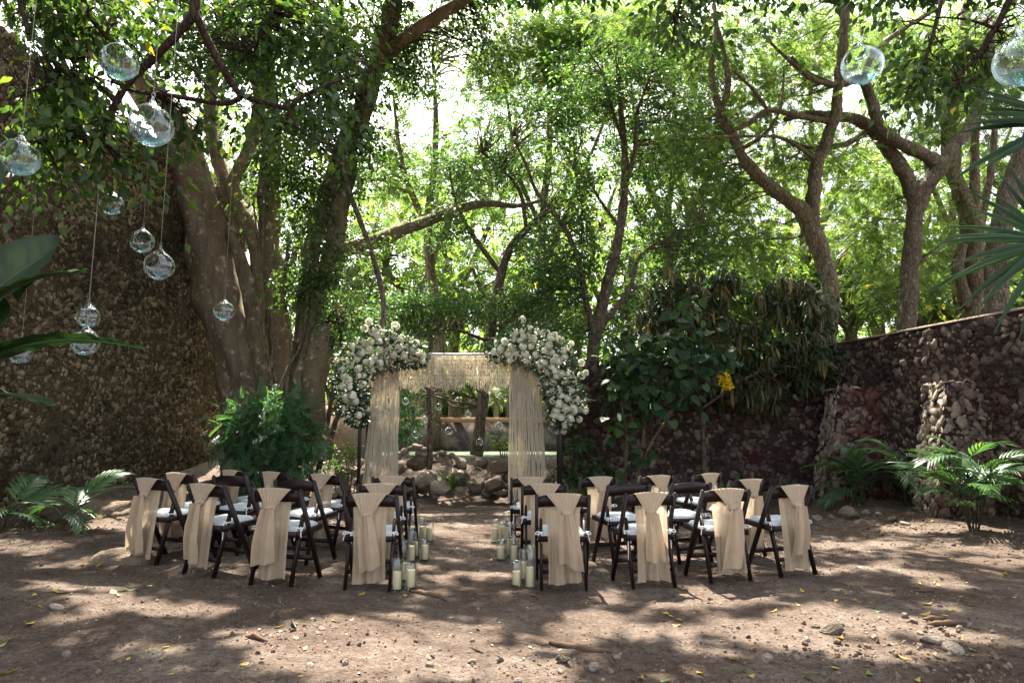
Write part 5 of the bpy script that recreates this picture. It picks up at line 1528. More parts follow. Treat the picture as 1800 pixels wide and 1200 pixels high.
# ------------------------------------------------------------------ hanging glass globes
def globe_mesh(seed):
    """Blown glass globe with a drawn neck, loop on top and a round opening in one side."""
    r = np.random.default_rng(seed)
    prof = []
    for a in np.linspace(-90, 62, 26):
        prof.append((max(.0, math.cos(R(a))), math.sin(R(a)) * (.94 if a < 0 else 1)))
    prof[0] = (0, -.86); prof[1] = (.16, -.90)
    prof += [(.36, 1.0), (.24, 1.1), (.15, 1.2), (.10, 1.3), (.075, 1.4), (.06, 1.46), (0, 1.48)]
    n = 36
    V, F = lathe(prof, n)
    V = V * (1 + .018 * (vnoise(V[:, 0] * 2.2 + 9, V[:, 2] * 2.8 + V[:, 1] + 9, seed) - .5)[:, None])
    d = np.array([math.sin(r.uniform(-.7, .7)), -1, .28]); d /= np.linalg.norm(d)
    nv = V / (np.linalg.norm(V, axis=1, keepdims=True) + 1e-9)
    hole = (nv @ d > math.cos(R(33)))
    keep = ~hole[F].all(1) & ~((V[F] @ d > 0).all(1) & (nv[F] @ d > math.cos(R(33))).any(1))
    Fo = F[keep]
    low = (V[Fo][:, :, 2].mean(1) < -.76).astype(np.int32)
    th = .05
    nrm = V.copy(); nrm[:, 2] = np.where(V[:, 2] > .95, V[:, 2] * .15, V[:, 2]); nrm /= np.linalg.norm(nrm, axis=1, keepdims=True) + 1e-9
    Vi = V - nrm * np.where(V[:, 2] > 1.05, .02, th)[:, None] - np.array([0, 0, -1]) * np.where(V[:, 2] < -.7, .05, 0)[:, None]
    # rim round the opening, closing outer wall to inner wall
    mb = MB()
    N_ = len(V)
    ed = {}
    for f in Fo:
        for k in range(4):
            a, b = f[k], f[(k + 1) % 4]
            if a != b: ed.setdefault((min(a, b), max(a, b)), []).append((a, b))
    rim = [v[0] for e, v in ed.items() if len(v) == 1 and np.linalg.norm(V[e[0]]) > .3 and V[e[0]] @ d > .3]
    rf = np.array([(a, b, N_ + b, N_ + a) for a, b in rim]) if rim else np.zeros((0, 4), int)
    mb.add(np.vstack([V, Vi]), [Fo, Fo[:, ::-1] + N_, rf[:, ::-1]])
    me = mb.mesh("glass_body", [M['glass_globe'], M['glass_blue']], True)
    mi = np.concatenate([low, low, np.zeros(len(rf), np.int32)])
    if len(mi) == len(me.polygons): me.polygons.foreach_set("material_index", mi)
    u = np.cross(d, [0, 0, 1]); u /= np.linalg.norm(u); w = np.cross(u, d)
    an = np.linspace(0, 2 * math.pi, 25)
    rp = d * math.cos(R(35)) * 1.0 + math.sin(R(35)) * (np.cos(an)[:, None] * u + np.sin(an)[:, None] * w)
    V, F = tube(rp, .035, 6, cap=False)
    rimm = MB().add(V, F).mesh("rim", M['glass_globe'], True)
    an = np.linspace(-1.2, 4.34, 14)
    V, F = tube(np.stack([.085 * np.cos(an), 0 * an, 1.56 + .11 * np.sin(an)], -1), .032, 6)
    loop = MB().add(V, F).mesh("loop", M['glass_globe'], True)
    return me, rimm, loop
GLOBES = [globe_mesh(i) for i in range(5)]
def globe(px, py, rpx, label, group, top, size=.082, sid=0):
    d = size / rpx * 1200
    c = P(px, py, d)
    o = thing("glass_globe", label, "glass globe", tuple(c), random.uniform(-.6, .6), group)
    o.scale = (size, size, size)
    for nm, me in zip(("glass_body", "rim", "loop"), GLOBES[sid % 5]): link(nm, me, o)
    w = np.array([(c.x, c.y, c.z + size * 1.64), (c.x + .004, c.y, (c.z + top) / 2), (c.x, c.y, max(top, c.z + .3))])
    V, F = tube(w, .0011 if d < 8 else .002, 5)
    st = MB().add((V - np.array(c)) / size @ np.array(Matrix.Rotation(-o.rotation_euler[2], 3, 'Z')).T, F).mesh("string", M['string'], True)
    link("string", st, o)
    return d
HG = "clear glass globes hanging from strings in front of the brown wall"
TOPZ = 4.9
for i, (px, py, r, lab) in enumerate(((210, 110, 34, "swirled glass globe hanging highest, level with the dark branch fork"), (266, 222, 39, "large clear glass globe with blue base hanging before the leaning trunk top"),
        (35, 278, 34, "glass globe with blue base hanging at the far left edge"), (197, 360, 20, "small glass globe hanging alone mid-way up the wall"), (250, 425, 21, "small glass globe touching the left of the open-holed globe"),
        (280, 468, 26, "glass globe with a large round opening facing out, before the wall edge"), (394, 547, 18, "small glass globe hanging in front of the leaning fig trunk"),
        (155, 557, 20, "upper glass globe of the touching pair by the narrow leaf"), (150, 602, 24, "lower glass globe of the touching pair by the narrow leaf"),
        (36, 620, 20, "faint glass globe hanging lowest at left above the dark leaf"))):
    globe(px, py, r, lab, HG, TOPZ + random.uniform(-.3, .3), sid=i)
globe(1516, 115, 37, "clear glass globe hanging before the bending trunk at upper right", None, TOPZ, sid=3)
globe(1797, 108, 48, "large glass globe cut off by the right edge beside the fan palm", None, TOPZ, sid=4)
for px, py, r, lab in ((730, 764, 6.5, "tiny far globe lowest left beyond the arch"), (789, 757, 6.8, "tiny far globe between the pole and the tree trunk"), (843, 777, 6.5, "tiny far globe hanging lowest, against the tree trunk's right edge"),
        (877, 748, 6.8, "tiny far globe beside the right macrame curtain"), (747, 737, 6.2, "tiny far globe just left of the thin pole"), (771, 715, 6, "tiny far globe just right of the thin pole, high up"),
        (823, 728, 5.6, "tiny far globe touching the left of the tree trunk"), (713, 705, 6, "tiny far globe beside the left macrame curtain"), (860, 707, 6, "tiny far globe high right of the tree trunk"), (805, 704, 6, "tiny far globe highest in the middle of the arch")):
    globe(px, py, r, lab, "small glass globes hanging beyond the arch", 3.4, sid=int(px))
# ------------------------------------------------------------------ overhanging fig branches near the camera
def near_branch(label, base, limbs, ells, per, rad, size, seed, nparts=300, tr=.012):
    rng = np.random.default_rng(seed)
    o = thing("overhanging_tree", label, "tree", base)
    paths = []
    for i, L in enumerate(limbs):
        w = spline(L, 6) if len(L[0]) == 4 and isinstance(L[0][0], float) else limb_path(L)
        paths.append(w)
        V, F = tube(w[:, :3], w[:, 3], 10, .22, 0, seed + i)
        MB().add(V, F).build("trunk" if i == 0 else "limb", M['twig'] if i else M['bark_big'], o)
    cl = ell_clumps(ells, rng)
    tw = twig_set(cl, paths[1:], rng, .006, 5, .06, rmax=2.2)
    tw.build("twigs", M['twig'], o, kind="stuff")
    C, d, nn, s, t = leaves_for(cl, per, rad, size, rng, .7, .9, jitter=.7)
    k = ~lit_gap(C, .8); C, d, nn, s, t = C[k], d[k], nn[k], s[k], t[k]
    px, py, dd = project(C.T)
    vis = (px > 0) & (px < 1800) & (py > 0) & (dd > .5)
    sc = np.where(vis, s / dd, 0)
    od = np.argsort(-sc); pick = od[:nparts]; rest = od[nparts:]
    B = leaf_basis(d, nn, s)
    kinds = [MB().add(LEAF8[0], LEAF8[1], tt).mesh("leaf", M['leaf_fig'], False) for tt in (.1, .35, .55, .75, .9, .99)]
    off = np.array(base)
    for i in pick:
        m4 = np.eye(4); m4[:3, :3] = B[i]; m4[:3, 3] = C[i] - off
        link("leaf", kinds[min(5, int(t[i] * 5.6))], o, Matrix(m4.tolist()))
    MB().add(*replicate(LEAF8[0], LEAF8[1], (B[rest], C[rest]), t[rest])).build("foliage", M['leaf_fig'], o, smooth_shade=False, kind="stuff")
    return o
near_branch("dark fig branches forking down over the hanging globes at upper left", (-6.4, 2.2, 0), [
    [(-6.4, 2.2, 0.0, .3), (-6.2, 2.3, 2.0, .25), (-5.4, 2.6, 4.2, .2), (-3.6, 3.3, 5.6, .12), (-2.2, 3.9, 5.6, .06), (-1.0, 4.3, 5.4, .03)],
    [(330, -160, 3.9, .035), (338, -60, 3.9, .032), (341, 18, 3.9, .03), (310, 62, 3.9, .026), (260, 112, 3.9, .024), (222, 150, 3.9, .022), (200, 190, 3.9, .02), (185, 225, 3.9, .018), (180, 250, 3.9, .011)],
    [(341, 18, 3.9, .028), (362, 65, 3.95, .024), (395, 125, 4, .022), (418, 162, 4.05, .021), (424, 172, 4.05, .02)],
    [(424, 172, 4.05, .018), (395, 182, 4.05, .017), (340, 175, 4, .015), (280, 165, 4, .013), (240, 162, 3.95, .011), (200, 145, 3.9, .008)],
    [(424, 168, 4.05, .018), (465, 180, 4.1, .016), (505, 188, 4.15, .015), (540, 165, 4.2, .012), (600, 140, 4.3, .01), (660, 120, 4.4, .006)],
    [(505, 188, 4.15, .012), (515, 215, 4.2, .011), (535, 235, 4.2, .009), (575, 255, 4.3, .005)],
    [(180, 245, 3.9, .012), (120, 240, 3.8, .01), (60, 250, 3.7, .007), (10, 255, 3.6, .004)],
    [(205, 182, 3.9, .013), (160, 140, 3.8, .01), (110, 145, 3.7, .008), (40, 165, 3.6, .005)],
    [(200, 195, 3.9, .009), (165, 215, 3.8, .006), (120, 225, 3.7, .004)],
    [(380, 172, 4.02, .009), (350, 135, 4, .007), (310, 95, 3.9, .006), (295, 85, 3.9, .004)],
    [(100, -120, 3.4, .02), (130, -40, 3.4, .017), (160, 30, 3.5, .014), (190, 70, 3.6, .01)],
    [(500, -120, 4.4, .02), (490, -30, 4.4, .016), (470, 40, 4.4, .012), (440, 90, 4.4, .007)],
    [(20, -120, 3.3, .02), (30, -20, 3.3, .015), (50, 60, 3.3, .01)]],
  [(40, 40, 3.6, 80, 70, .4, 46), (150, 25, 3.7, 90, 50, .4, 44), (250, 15, 4.4, 60, 40, .4, 18), (80, 120, 3.8, 90, 50, .4, 34), (40, 200, 3.8, 70, 50, .4, 28), (130, 235, 3.9, 110, 34, .3, 26), (60, 310, 3.9, 70, 26, .3, 10), (210, 300, 4.1, 70, 26, .3, 9),
   (330, 110, 4.8, 60, 50, .4, 14), (320, 220, 4.6, 40, 40, .3, 10), (390, 40, 4.8, 60, 50, .4, 20), (450, 110, 4.8, 60, 40, .3, 16), (480, 30, 4.5, 70, 50, .4, 26), (470, 210, 4.3, 50, 26, .3, 8), (570, 60, 4.6, 60, 50, .4, 22), (560, 200, 4.5, 50, 50, .3, 14), (640, 120, 4.7, 40, 60, .3, 12), (610, 260, 4.7, 40, 40, .3, 6), (300, 200, 4.4, 30, 24, .2, 5)],
  17, .14, (.055, .085), 71)
near_branch("dark leafy branches hanging into the upper right corner above the fan palm", (7.0, 3.5, 0), [
    [(7.0, 3.5, 0.0, .25), (6.8, 3.7, 2.5, .22), (6.2, 4.2, 4.8, .17), (5.0, 5.0, 6.4, .1), (3.2, 5.8, 6.6, .05), (1.6, 6.2, 6.5, .03)],
    [(1800, -60, 5.4, .04), (1775, 0, 5.4, .03), (1750, 50, 5.4, .024), (1720, 95, 5.4, .018), (1690, 130, 5.4, .012), (1670, 165, 5.4, .006)],
    [(1640, -80, 5.6, .03), (1655, -10, 5.6, .022), (1640, 60, 5.6, .016), (1620, 120, 5.6, .01), (1590, 170, 5.6, .005)],
    [(1190, -90, 5.8, .03), (1200, -30, 5.8, .02), (1190, 30, 5.8, .013), (1180, 80, 5.8, .006)],
    [(1750, 50, 5.4, .014), (1700, 35, 5.4, .01), (1640, 30, 5.4, .006)]],
  [(1680, 60, 5.5, 80, 60, .5, 34), (1740, 90, 5.4, 60, 60, .5, 30), (1630, 140, 5.6, 50, 45, .4, 20), (1780, 30, 5.4, 60, 60, .5, 22), (1700, 170, 5.5, 40, 30, .4, 10), (1560, 20, 5.8, 60, 40, .4, 10), (1185, 30, 5.8, 36, 55, .4, 15), (1235, 40, 6, 36, 45, .4, 10), (1340, 40, 6.2, 20, 24, .3, 3)],
  17, .18, (.07, .1), 72)

# ------------------------------------------------------------------ broad-leaved plants
def parts_of(o, name, meshes, C, B):
    off = np.array(o.location)
    for i in range(len(C)):
        m4 = np.eye(4); m4[:3, :3] = B[i]; m4[:3, 3] = np.asarray(C[i]) - off
        link(name, meshes[i % len(meshes)], o, Matrix(m4.tolist()))

# large-leaved shrub with yellow flowers before the back wall
rng = np.random.default_rng(81)
D = 11.9
b = P(1110, 872, D); bz = gz(b.x, D)
o = thing("flowering_shrub", "large round-leaved green shrub with a yellow flower cluster before the back wall", "shrub", (b.x, D, bz))
stems = [[(1098, 880, D, .028), (1100, 820, D, .026), (1102, 770, D, .024), (1096, 730, D, .02), (1090, 690, D, .015)],
         [(1112, 878, D, .036), (1122, 830, D, .034), (1130, 780, D, .03), (1133, 730, D, .026), (1136, 690, D, .02), (1130, 640, D, .012)],
         [(1124, 820, D, .026), (1150, 770, D, .024), (1175, 735, D, .02), (1200, 700, D, .016), (1230, 680, D, .012), (1262, 668, D, .008)],
         [(1136, 740, D, .02), (1155, 715, D, .018), (1180, 690, D, .014), (1200, 650, D, .01)],
         [(1101, 780, D, .014), (1112, 750, D, .012), (1106, 710, D, .01)], [(1135, 690, D, .014), (1160, 640, D, .012), (1185, 600, D, .01), (1200, 560, D, .008)]]
paths = []
for i, L in enumerate(stems):
    w = limb_path(L); paths.append(w); V, F = tube(w[:, :3], w[:, 3], 8, .2, 0, i); MB().add(V, F).build("stem", M['stem'], o)
cl = ell_clumps([(1110, 640, D, 50, 40, .45, 20), (1160, 640, D - .1, 60, 60, .5, 26), (1210, 600, D, 50, 40, .45, 14), (1110, 690, D - .1, 45, 30, .4, 14), (1180, 690, D - .15, 50, 30, .4, 16), (1260, 640, D, 40, 30, .4, 9), (1200, 545, D, 24, 20, .3, 4), (1095, 750, D - .1, 26, 40, .3, 6), (1125, 810, D - .1, 22, 40, .3, 5), (1090, 600, D + .1, 30, 20, .3, 4)], rng)
tw = twig_set(cl, paths, rng, .006, 4, .05); tw.build("twigs", M['stem'], o, kind="stuff")
C, d, nn, s, t = leaves_for(cl, 5.2, .14, (.14, .23), rng, .7, .55, jitter=.55)
nn = nn + np.array([0, -.5, 0])
Bm = leaf_basis(d, nn, s, 1.0)
if len(C) > 300:
    MB().add(*replicate(LEAFH[0], LEAFH[1], (Bm[300:], C[300:]), t[300:])).build("foliage", M['leaf_big'], o, kind="stuff", smooth_shade=False)
parts_of(o, "leaf", [MB().add(*LEAFH, tt).mesh("leaf", M['leaf_big'], False) for tt in (.1, .3, .5, .7, .85, .2, .97)], C[:300], Bm[:300])
fc = []
for px, py in ((1272, 664), (1280, 662), (1268, 672), (1279, 672), (1284, 678), (1274, 681), (1265, 665), (1281, 684), (1275, 668), (1270, 678), (1283, 668), (1277, 660), (1282, 674), (1272, 686)):
    fc.append(P(px, py, D - .15 + rng.uniform(-.05, .05)))
pet = MB()
for k in range(5):
    a = 2 * math.pi * k / 5
    V = np.array([(0, 0, 0), (math.cos(a - .5) * .6, math.sin(a - .5) * .6, .35), (math.cos(a) * 1.0, math.sin(a) * 1.0, .4), (math.cos(a + .5) * .6, math.sin(a + .5) * .6, .35)])
    pet.add(V, np.array([(0, 1, 2), (0, 2, 3)]), rng.random())
fm = pet.mesh("flower", M['yellow_flower'], False)
parts_of(o, "flower", [fm], fc, rot_basis(rng, len(fc)) * .085)

# drooping brown-green foliage of the tree above the back wall
rng = np.random.default_rng(82)
DD = 13.2
b = P(1290, 800, DD)
o = thing("drooping_tree", "small tree with drooping clusters of olive brown strap leaves above the back wall", "tree", (b.x, DD, gz(b.x, DD)))
limbs = [[(1240, 860, DD, .05), (1236, 760, DD, .045), (1225, 680, DD, .04), (1215, 600, DD, .035), (1200, 530, DD, .03), (1215, 480, DD, .015)],
         [(1225, 680, DD, .03), (1290, 600, DD, .028), (1360, 540, DD, .025), (1400, 500, DD, .012)], [(1215, 600, DD, .025), (1170, 560, DD, .02), (1130, 530, DD, .01)],
         [(1230, 720, DD, .03), (1320, 660, DD, .03), (1400, 620, DD, .025), (1440, 570, DD, .012)], [(1215, 600, DD, .02), (1260, 540, DD, .02), (1270, 480, DD, .01)]]
paths = []
for i, L in enumerate(limbs):
    w = limb_path(L); paths.append(w); V, F = tube(w[:, :3], w[:, 3], 8, .2, 0, i); MB().add(V, F).build("trunk" if i == 0 else "limb", M['bark_red'], o)
cl = ell_clumps([(1200, 520, DD, 70, 55, .6, 62), (1265, 500, DD, 30, 34, .5, 20), (1150, 570, DD, 50, 40, .5, 26), (1260, 590, DD + .2, 60, 50, .5, 34), (1380, 520, DD, 50, 40, .5, 34), (1420, 560, DD, 36, 60, .5, 44), (1350, 600, DD, 60, 50, .5, 44), (1420, 640, DD - .1, 40, 40, .4, 34), (1340, 690, DD - .2, 50, 26, .3, 16), (1260, 670, DD + .1, 50, 30, .4, 18), (1085, 640, DD, 20, 26, .3, 6), (1070, 690, DD, 10, 24, .2, 4), (1460, 560, DD + .2, 14, 40, .4, 8)], rng)
twig_set(cl, paths, rng, .01, 4, .1).build("twigs", M['bark_red'], o, kind="stuff")
V = []; 
STRAP = (np.array([(-.04, 0, 0), (.04, 0, 0), (-.08, .3, -.03), (.08, .3, -.03), (-.075, .65, -.16), (.075, .65, -.16), (0, 1, -.38), (0, .3, .015), (0, .65, -.11)], float),
         np.array([(0, 7, 2), (0, 1, 7), (1, 3, 7), (2, 7, 8), (2, 8, 4), (7, 3, 8), (3, 5, 8), (4, 8, 6), (8, 5, 6)]))
n = len(cl); cnt = rng.poisson(12, n); idx = np.repeat(np.arange(n), cnt)
C = cl[idx] + rng.normal(0, .04, (len(idx), 3)); a = rng.uniform(0, 6.28, len(idx)); sp = rng.uniform(.25, 1.1, len(idx))
d = np.stack([np.cos(a) * sp, np.sin(a) * sp, -1 + .8 * (sp - .25)], -1); nn = np.stack([np.cos(a), np.sin(a), .3 + 0 * a], -1)
s = rng.uniform(.18, .34, len(idx)); t = np.clip(rng.random(n)[idx] * .8 + rng.normal(0, .12, len(idx)), 0, .99)
Bm = leaf_basis(d, nn, s, 1.0)
od = np.argsort(C[:, 1] - s * 2); pk, rs = od[:300], od[300:]
tt = (.05, .25, .4, .55, .75, .93)
km = [MB().add(*STRAP, x).mesh("leaf", M['leaf_droop'], False) for x in tt]
off = np.array(o.location)
for i in pk:
    m4 = np.eye(4); m4[:3, :3] = Bm[i]; m4[:3, 3] = C[i] - off
    link("leaf", km[min(5, int(t[i] * 6))], o, Matrix(m4.tolist()))
C2, d2, n2, s2, t2 = leaves_for(cl, 7, .17, (.09, .16), rng, .8, .6)
MB().add(*leaf_mesh_data(LEAF8, C2, d2, n2, s2, t2)).build("green_leaves", M['leaf_big'], o, smooth_shade=False, kind="stuff")
MB().add(*replicate(*STRAP, (Bm[rs], C[rs]), t[rs])).build("foliage", M['leaf_droop'], o, smooth_shade=False, kind="stuff")

# palms with feather fronds
def frond_mesh(seed, pairs=13, arch=.5, lw=.055, ll=.34, spread=.85):
    """One unit long frond: stalk with paired leaflets, arching over, growing along +Y from the origin."""
    r = np.random.default_rng(seed); mb = MB()
    t = np.linspace(0, 1, 14)
    th = R(8) + arch * 1.7 * t ** 1.4
    dy, dz = np.cos(th - .6), -np.sin(th - .6)
    c = np.stack([0 * t, np.cumsum(dy) / 14, np.cumsum(dz) / 14], -1); c -= c[0]
    V, F = tube(c, np.linspace(.014, .004, 14), 5, cap=False); mb.add(V, F, .4)
    tan = np.gradient(c, axis=0); tan /= np.linalg.norm(tan, axis=1, keepdims=True)
    for i in range(pairs):
        f = .24 + .76 * (i + .5) / pairs
        q = np.array([np.interp(f, t, c[:, k]) for k in range(3)]); tg = np.array([np.interp(f, t, tan[:, k]) for k in range(3)]); tg /= np.linalg.norm(tg)
        up = np.cross([1, 0, 0], tg)
        for s in (-1, 1):
            L = ll * (1 - .75 * (f - .5) ** 2 * 2) * r.uniform(.85, 1.1)
            ang = spread * (1 - .45 * f)
            d = s * np.array([1, 0, 0]) * math.sin(ang) + tg * math.cos(ang) + up * .12
            d /= np.linalg.norm(d)
            w = np.cross(d, up); w /= np.linalg.norm(w)
            dr = np.array([0, 0, -1.0])
            pts = [q + d * L * x + dr * L * .30 * x * x for x in (0, .35, .7, 1)]
            ws = [.25, 1, .75, .05]
            V = []
            for p, ww in zip(pts, ws):
                V += [p - w * lw * ww * .5, p + up * -.006, p + w * lw * ww * .5]
            mb.add(np.array(V), grid_faces(3, 4), np.clip(r.normal(.5, .2), 0, 1))
    return mb.mesh("frond", M['leaf_palm'], True)
FRONDS = [frond_mesh(1, 10, .5, .046, .42, .85), frond_mesh(2, 9, .62, .048, .44, .9), frond_mesh(3, 11, .42, .042, .42, .8), frond_mesh(4, 9, .75, .048, .42, .9)]
WFRONDS = [frond_mesh(5, 8, .55, .07, .46, .85), frond_mesh(6, 9, .4, .065, .44, .9), frond_mesh(7, 8, .7, .07, .46, .85)]
def palm(label, px, py, d, fr, meshes, group=None, stem_h=.25, stems=3, seed=0):
    """fr: (azimuth deg seen from above, 0 = right, 90 = away; rise deg; length m)"""
    r = np.random.default_rng(seed)
    b = P(px, py, d); z = gz(b.x, d)
    o = thing("palm_plant", label, "palm", (b.x, d, z), 0, group)
    tops = []
    for k in range(stems):
        a = 2 * math.pi * k / max(1, stems) + r.uniform(0, 1); h = stem_h * r.uniform(.6, 1.1)
        tx, ty = .3 * h * math.cos(a), .3 * h * math.sin(a)
        tops.append((tx, ty, h))
        V, F = tube(spline([(b.x + .04 * math.cos(a), d + .04 * math.sin(a), z - .03), (b.x + tx * .6, d + ty * .6, z + h * .5), (b.x + tx, d + ty, z + h)], 4), .011, 7, .15)
        MB().add(V, F).build("stem", M['palm_stem'], o)
    for k, (az, rise, L) in enumerate(fr):
        a = R(az); tx, ty, h = tops[k % stems]; f = r.uniform(.35, 1.0)
        m = Matrix.Rotation(a - math.pi / 2, 4, 'Z') @ Matrix.Rotation(R(rise - 34), 4, 'X') @ Matrix.Rotation(R(r.uniform(-18, 18)), 4, 'Y') @ Matrix.Scale(L, 4)
        link("frond", meshes[k % len(meshes)], o, Matrix.Translation((tx * f, ty * f, h * f)) @ m)
    return o
rr = random.Random(12)
def ring(n, lo, hi, l0, l1): return [(360 * i / n + rr.uniform(-20, 20), rr.uniform(lo, hi), rr.uniform(l0, l1)) for i in range(n)]
palm("bushy palm with many glossy fronds in front of the sunlit buttress, far right", 1712, 935, 9.2, ring(18, 32, 88, .5, .72) + ring(10, 50, 85, .5, .7) + [(20, 60, .85), (200, 40, .8), (160, 55, .8), (350, 45, .9)], FRONDS, None, .85, 7, 1)
palm("spreading palm with arching fronds between the two stone buttresses", 1512, 885, 11.4, ring(14, 28, 80, .5, .75) + ring(8, 50, 85, .5, .7) + [(180, 38, .9), (10, 40, .85), (190, 15, .8)], FRONDS, None, .7, 6, 2)
palm("narrow upright palm fronds rising beside the sunlit buttress edge", 1594, 880, 11.0, [(90, 80, .75), (200, 66, .7), (340, 60, .65), (250, 30, .6), (180, 45, .65), (20, 40, .6), (300, 70, .7), (150, 75, .7)], FRONDS, None, .95, 2, 3)
palm("small wide-leaved palm on the rubble mound by the brown wall, left", 120, 900, 8.6, [(20, 62, .7), (5, 25, .62), (170, 40, .55), (200, 55, .5), (120, 60, .6), (330, 20, .5), (60, 72, .7)], WFRONDS, None, .3, 2, 4)
palm("dark low palm at the left edge under the brown wall", 5, 880, 8.8, [(20, 40, .9), (340, 25, .8), (60, 60, .9), (300, 40, .7), (100, 60, .8)], WFRONDS, None, .3, 2, 5)

# strap-leaved clumps
def blade_mesh(seed, wid, arch, mat, tint, n=7):
    t = np.linspace(0, 1, n); mb = MB()
    w = wid * np.clip(np.sin(math.pi * (.06 + .94 * t) ** .8), .03, 1)
    th = arch * t ** 1.5
    c = np.stack([0 * t, np.r_[0, np.cumsum(np.sin(th[1:] + .15))] / n, np.r_[0, np.cumsum(np.cos(th[1:] + .15))] / n], -1)
    V = []
    for k in range(n):
        V += [c[k] + [-w[k] * .5, 0, .0], c[k] + [0, .12 * w[k], -.12 * w[k]], c[k] + [w[k] * .5, 0, 0]]
    mb.add(np.array(V), grid_faces(3, n), tint)
    return mb.mesh("leaf", mat, True)
BL = [blade_mesh(i, .15, a, M['leaf_strap'], tt) for i, (a, tt) in enumerate(((.7, .2), (1.1, .5), (1.6, .4), (.5, .8), (1.3, .97)))]
IR = [blade_mesh(i, .06, a, M['leaf_strap'], tt, 8) for i, (a, tt) in enumerate(((1.5, .9), (2.0, .95), (2.4, .7), (1.0, .97)))]
def clump(name, label, px, py, d, n, l0, l1, meshes, spread, cat="plant", group=None, seed=0, lean=.5, up=0.0):
    r = np.random.default_rng(seed)
    b = P(px, py, d); z = gz(b.x, d)
    o = thing(name, label, cat, (b.x, d, z + up), 0, group)
    for i in range(n):
        a = r.uniform(0, 6.283); q = spread * math.sqrt(r.random())
        m = Matrix.Translation((q * math.cos(a), q * math.sin(a), r.uniform(-.02, .25) * min(1, l0 * 1.5))) @ Matrix.Rotation(a - math.pi / 2 + r.normal(0, .4), 4, 'Z') @ Matrix.Rotation(-r.uniform(0, lean), 4, 'X') @ Matrix.Scale(r.uniform(l0, l1), 4)
        link("leaf", meshes[r.integers(0, len(meshes))], o, m)
    return o
clump("ginger_plant", "lush clump of broad pointed green leaves against the back wall, right of centre", 1292, 880, 11.6, 74, .45, .85, BL, .42, seed=1, lean=.75)
clump("ginger_plant", "small tuft of pointed leaves left of the lush broad-leaved clump", 1215, 872, 11.7, 16, .35, .55, BL, .16, seed=2, lean=.7)
clump("ginger_plant", "dark pointed-leaved plant beside the right post of the arch", 1035, 870, 12.3, 34, .45, .75, BL, .3, seed=3, lean=.7)
clump("spider_plant", "bright yellow-green grassy plant growing in the rock pile", 793, 850, 13.0, 34, .4, .65, IR, .12, seed=4, lean=.55, up=.28)
clump("ginger_plant", "tuft of leaves in the dark corner beneath the drooping foliage", 1385, 850, 12.9, 14, .3, .5, BL, .2, seed=6, lean=.6)
o = clump("weed", "small bright green leafy weed behind the left middle row chairs", 380, 846, 9.6, 18, .16, .26, BL, .1, "plant", None, 7, .7, .12)

# feathery bush at the foot of the fig tree
rng = np.random.default_rng(84)
b = P(478, 850, 12.0)
bzz = gz(b.x, 12.0)
o = thing("feathery_bush", "dense feathery dark green bush at the foot of the big fig tree", "bush", (b.x, 12.0, bzz))
paths = []
for k in range(9):
    a = rng.uniform(0, 6.28)
    w = spline([(b.x + .1 * math.cos(a), 12 + .1 * math.sin(a), bzz - .03, .018), (b.x + .3 * math.cos(a), 12 + .25 * math.sin(a), bzz + .5, .014), (b.x + .7 * math.cos(a), 12 + .5 * math.sin(a), bzz + 1.0, .006)], 5)
    paths.append(w); V, F = tube(w[:, :3], w[:, 3], 6, .1); MB().add(V, F).build("stem", M['stem'], o)
cl = ell_clumps([(475, 765, 12.0, 78, 66, .75, 150), (430, 755, 11.9, 40, 40, .5, 30), (520, 775, 11.9, 44, 56, .5, 36), (470, 720, 12, 50, 26, .5, 24), (470, 820, 11.8, 60, 24, .5, 26)], rng)
twig_set(cl, paths, rng, .006, 4, .1).build("twigs", M['stem'], o, kind="stuff")
C, d, nn, s, t = leaves_for(cl, 8, .13, (.17, .3), rng, .8, .2)
MB().add(*leaf_mesh_data(COMP, C, d, nn, s, t)).build("foliage", M['leaf_bush'], o, smooth_shade=False, kind="stuff")

# undergrowth along the back
rng = np.random.default_rng(85)
def shrub(label, ells, seed, mat, size, per, rad, tm=LEAF2, name="shrub"):
    r = np.random.default_rng(seed)
    px, py, d = ells[0][:3]
    b = P(px, py, d); z = gz(b.x, d)
    o = thing(name, label, "shrub", (b.x, d, z))
    paths = []
    for k in range(6):
        a = r.uniform(0, 6.28)
        w = spline([(b.x + .05 * math.cos(a), d + .05 * math.sin(a), z - .03, .012), (b.x + .12 * math.cos(a), d + .1 * math.sin(a), (z + b.z) / 2, .009), (b.x + .3 * math.cos(a), d + .2 * math.sin(a), b.z + .15, .004)], 5)
        paths.append(w); V, F = tube(w[:, :3], w[:, 3], 5); MB().add(V, F).build("stem", M['stem'], o)
    cl = ell_clumps(ells, r)
    twig_set(cl, paths, r, .005, 3).build("twigs", M['stem'], o, kind="stuff")
    C, dd, nn, s, t = leaves_for(cl, per, rad, size, r)
    MB().add(*leaf_mesh_data(tm, C, dd, nn, s, t)).build("foliage", mat, o, smooth_shade=False, kind="stuff")
shrub("dark leafy undergrowth between the arch post and the round-leaved shrub", [(1040, 830, 12.7, 40, 30, .3, 22), (1020, 790, 12.8, 24, 24, .3, 10)], 1, M['leaf_big'], (.09, .15), 14, .12)
shrub("low weeds at the foot of the left post of the arch", [(616, 812, 12.6, 16, 34, .25, 10)], 2, M['leaf_mid'], (.05, .09), 20, .1)
shrub("low green weeds between the fig tree and the young tree", [(575, 810, 13.2, 22, 24, .3, 10), (540, 820, 12.8, 30, 20, .3, 10)], 3, M['leaf_mid'], (.05, .09), 20, .12)
shrub("leafy shrub half hidden behind the left macrame curtain", [(708, 745, 17.5, 26, 34, .5, 20)], 4, M['leaf_bush'], (.1, .18), 22, .18)
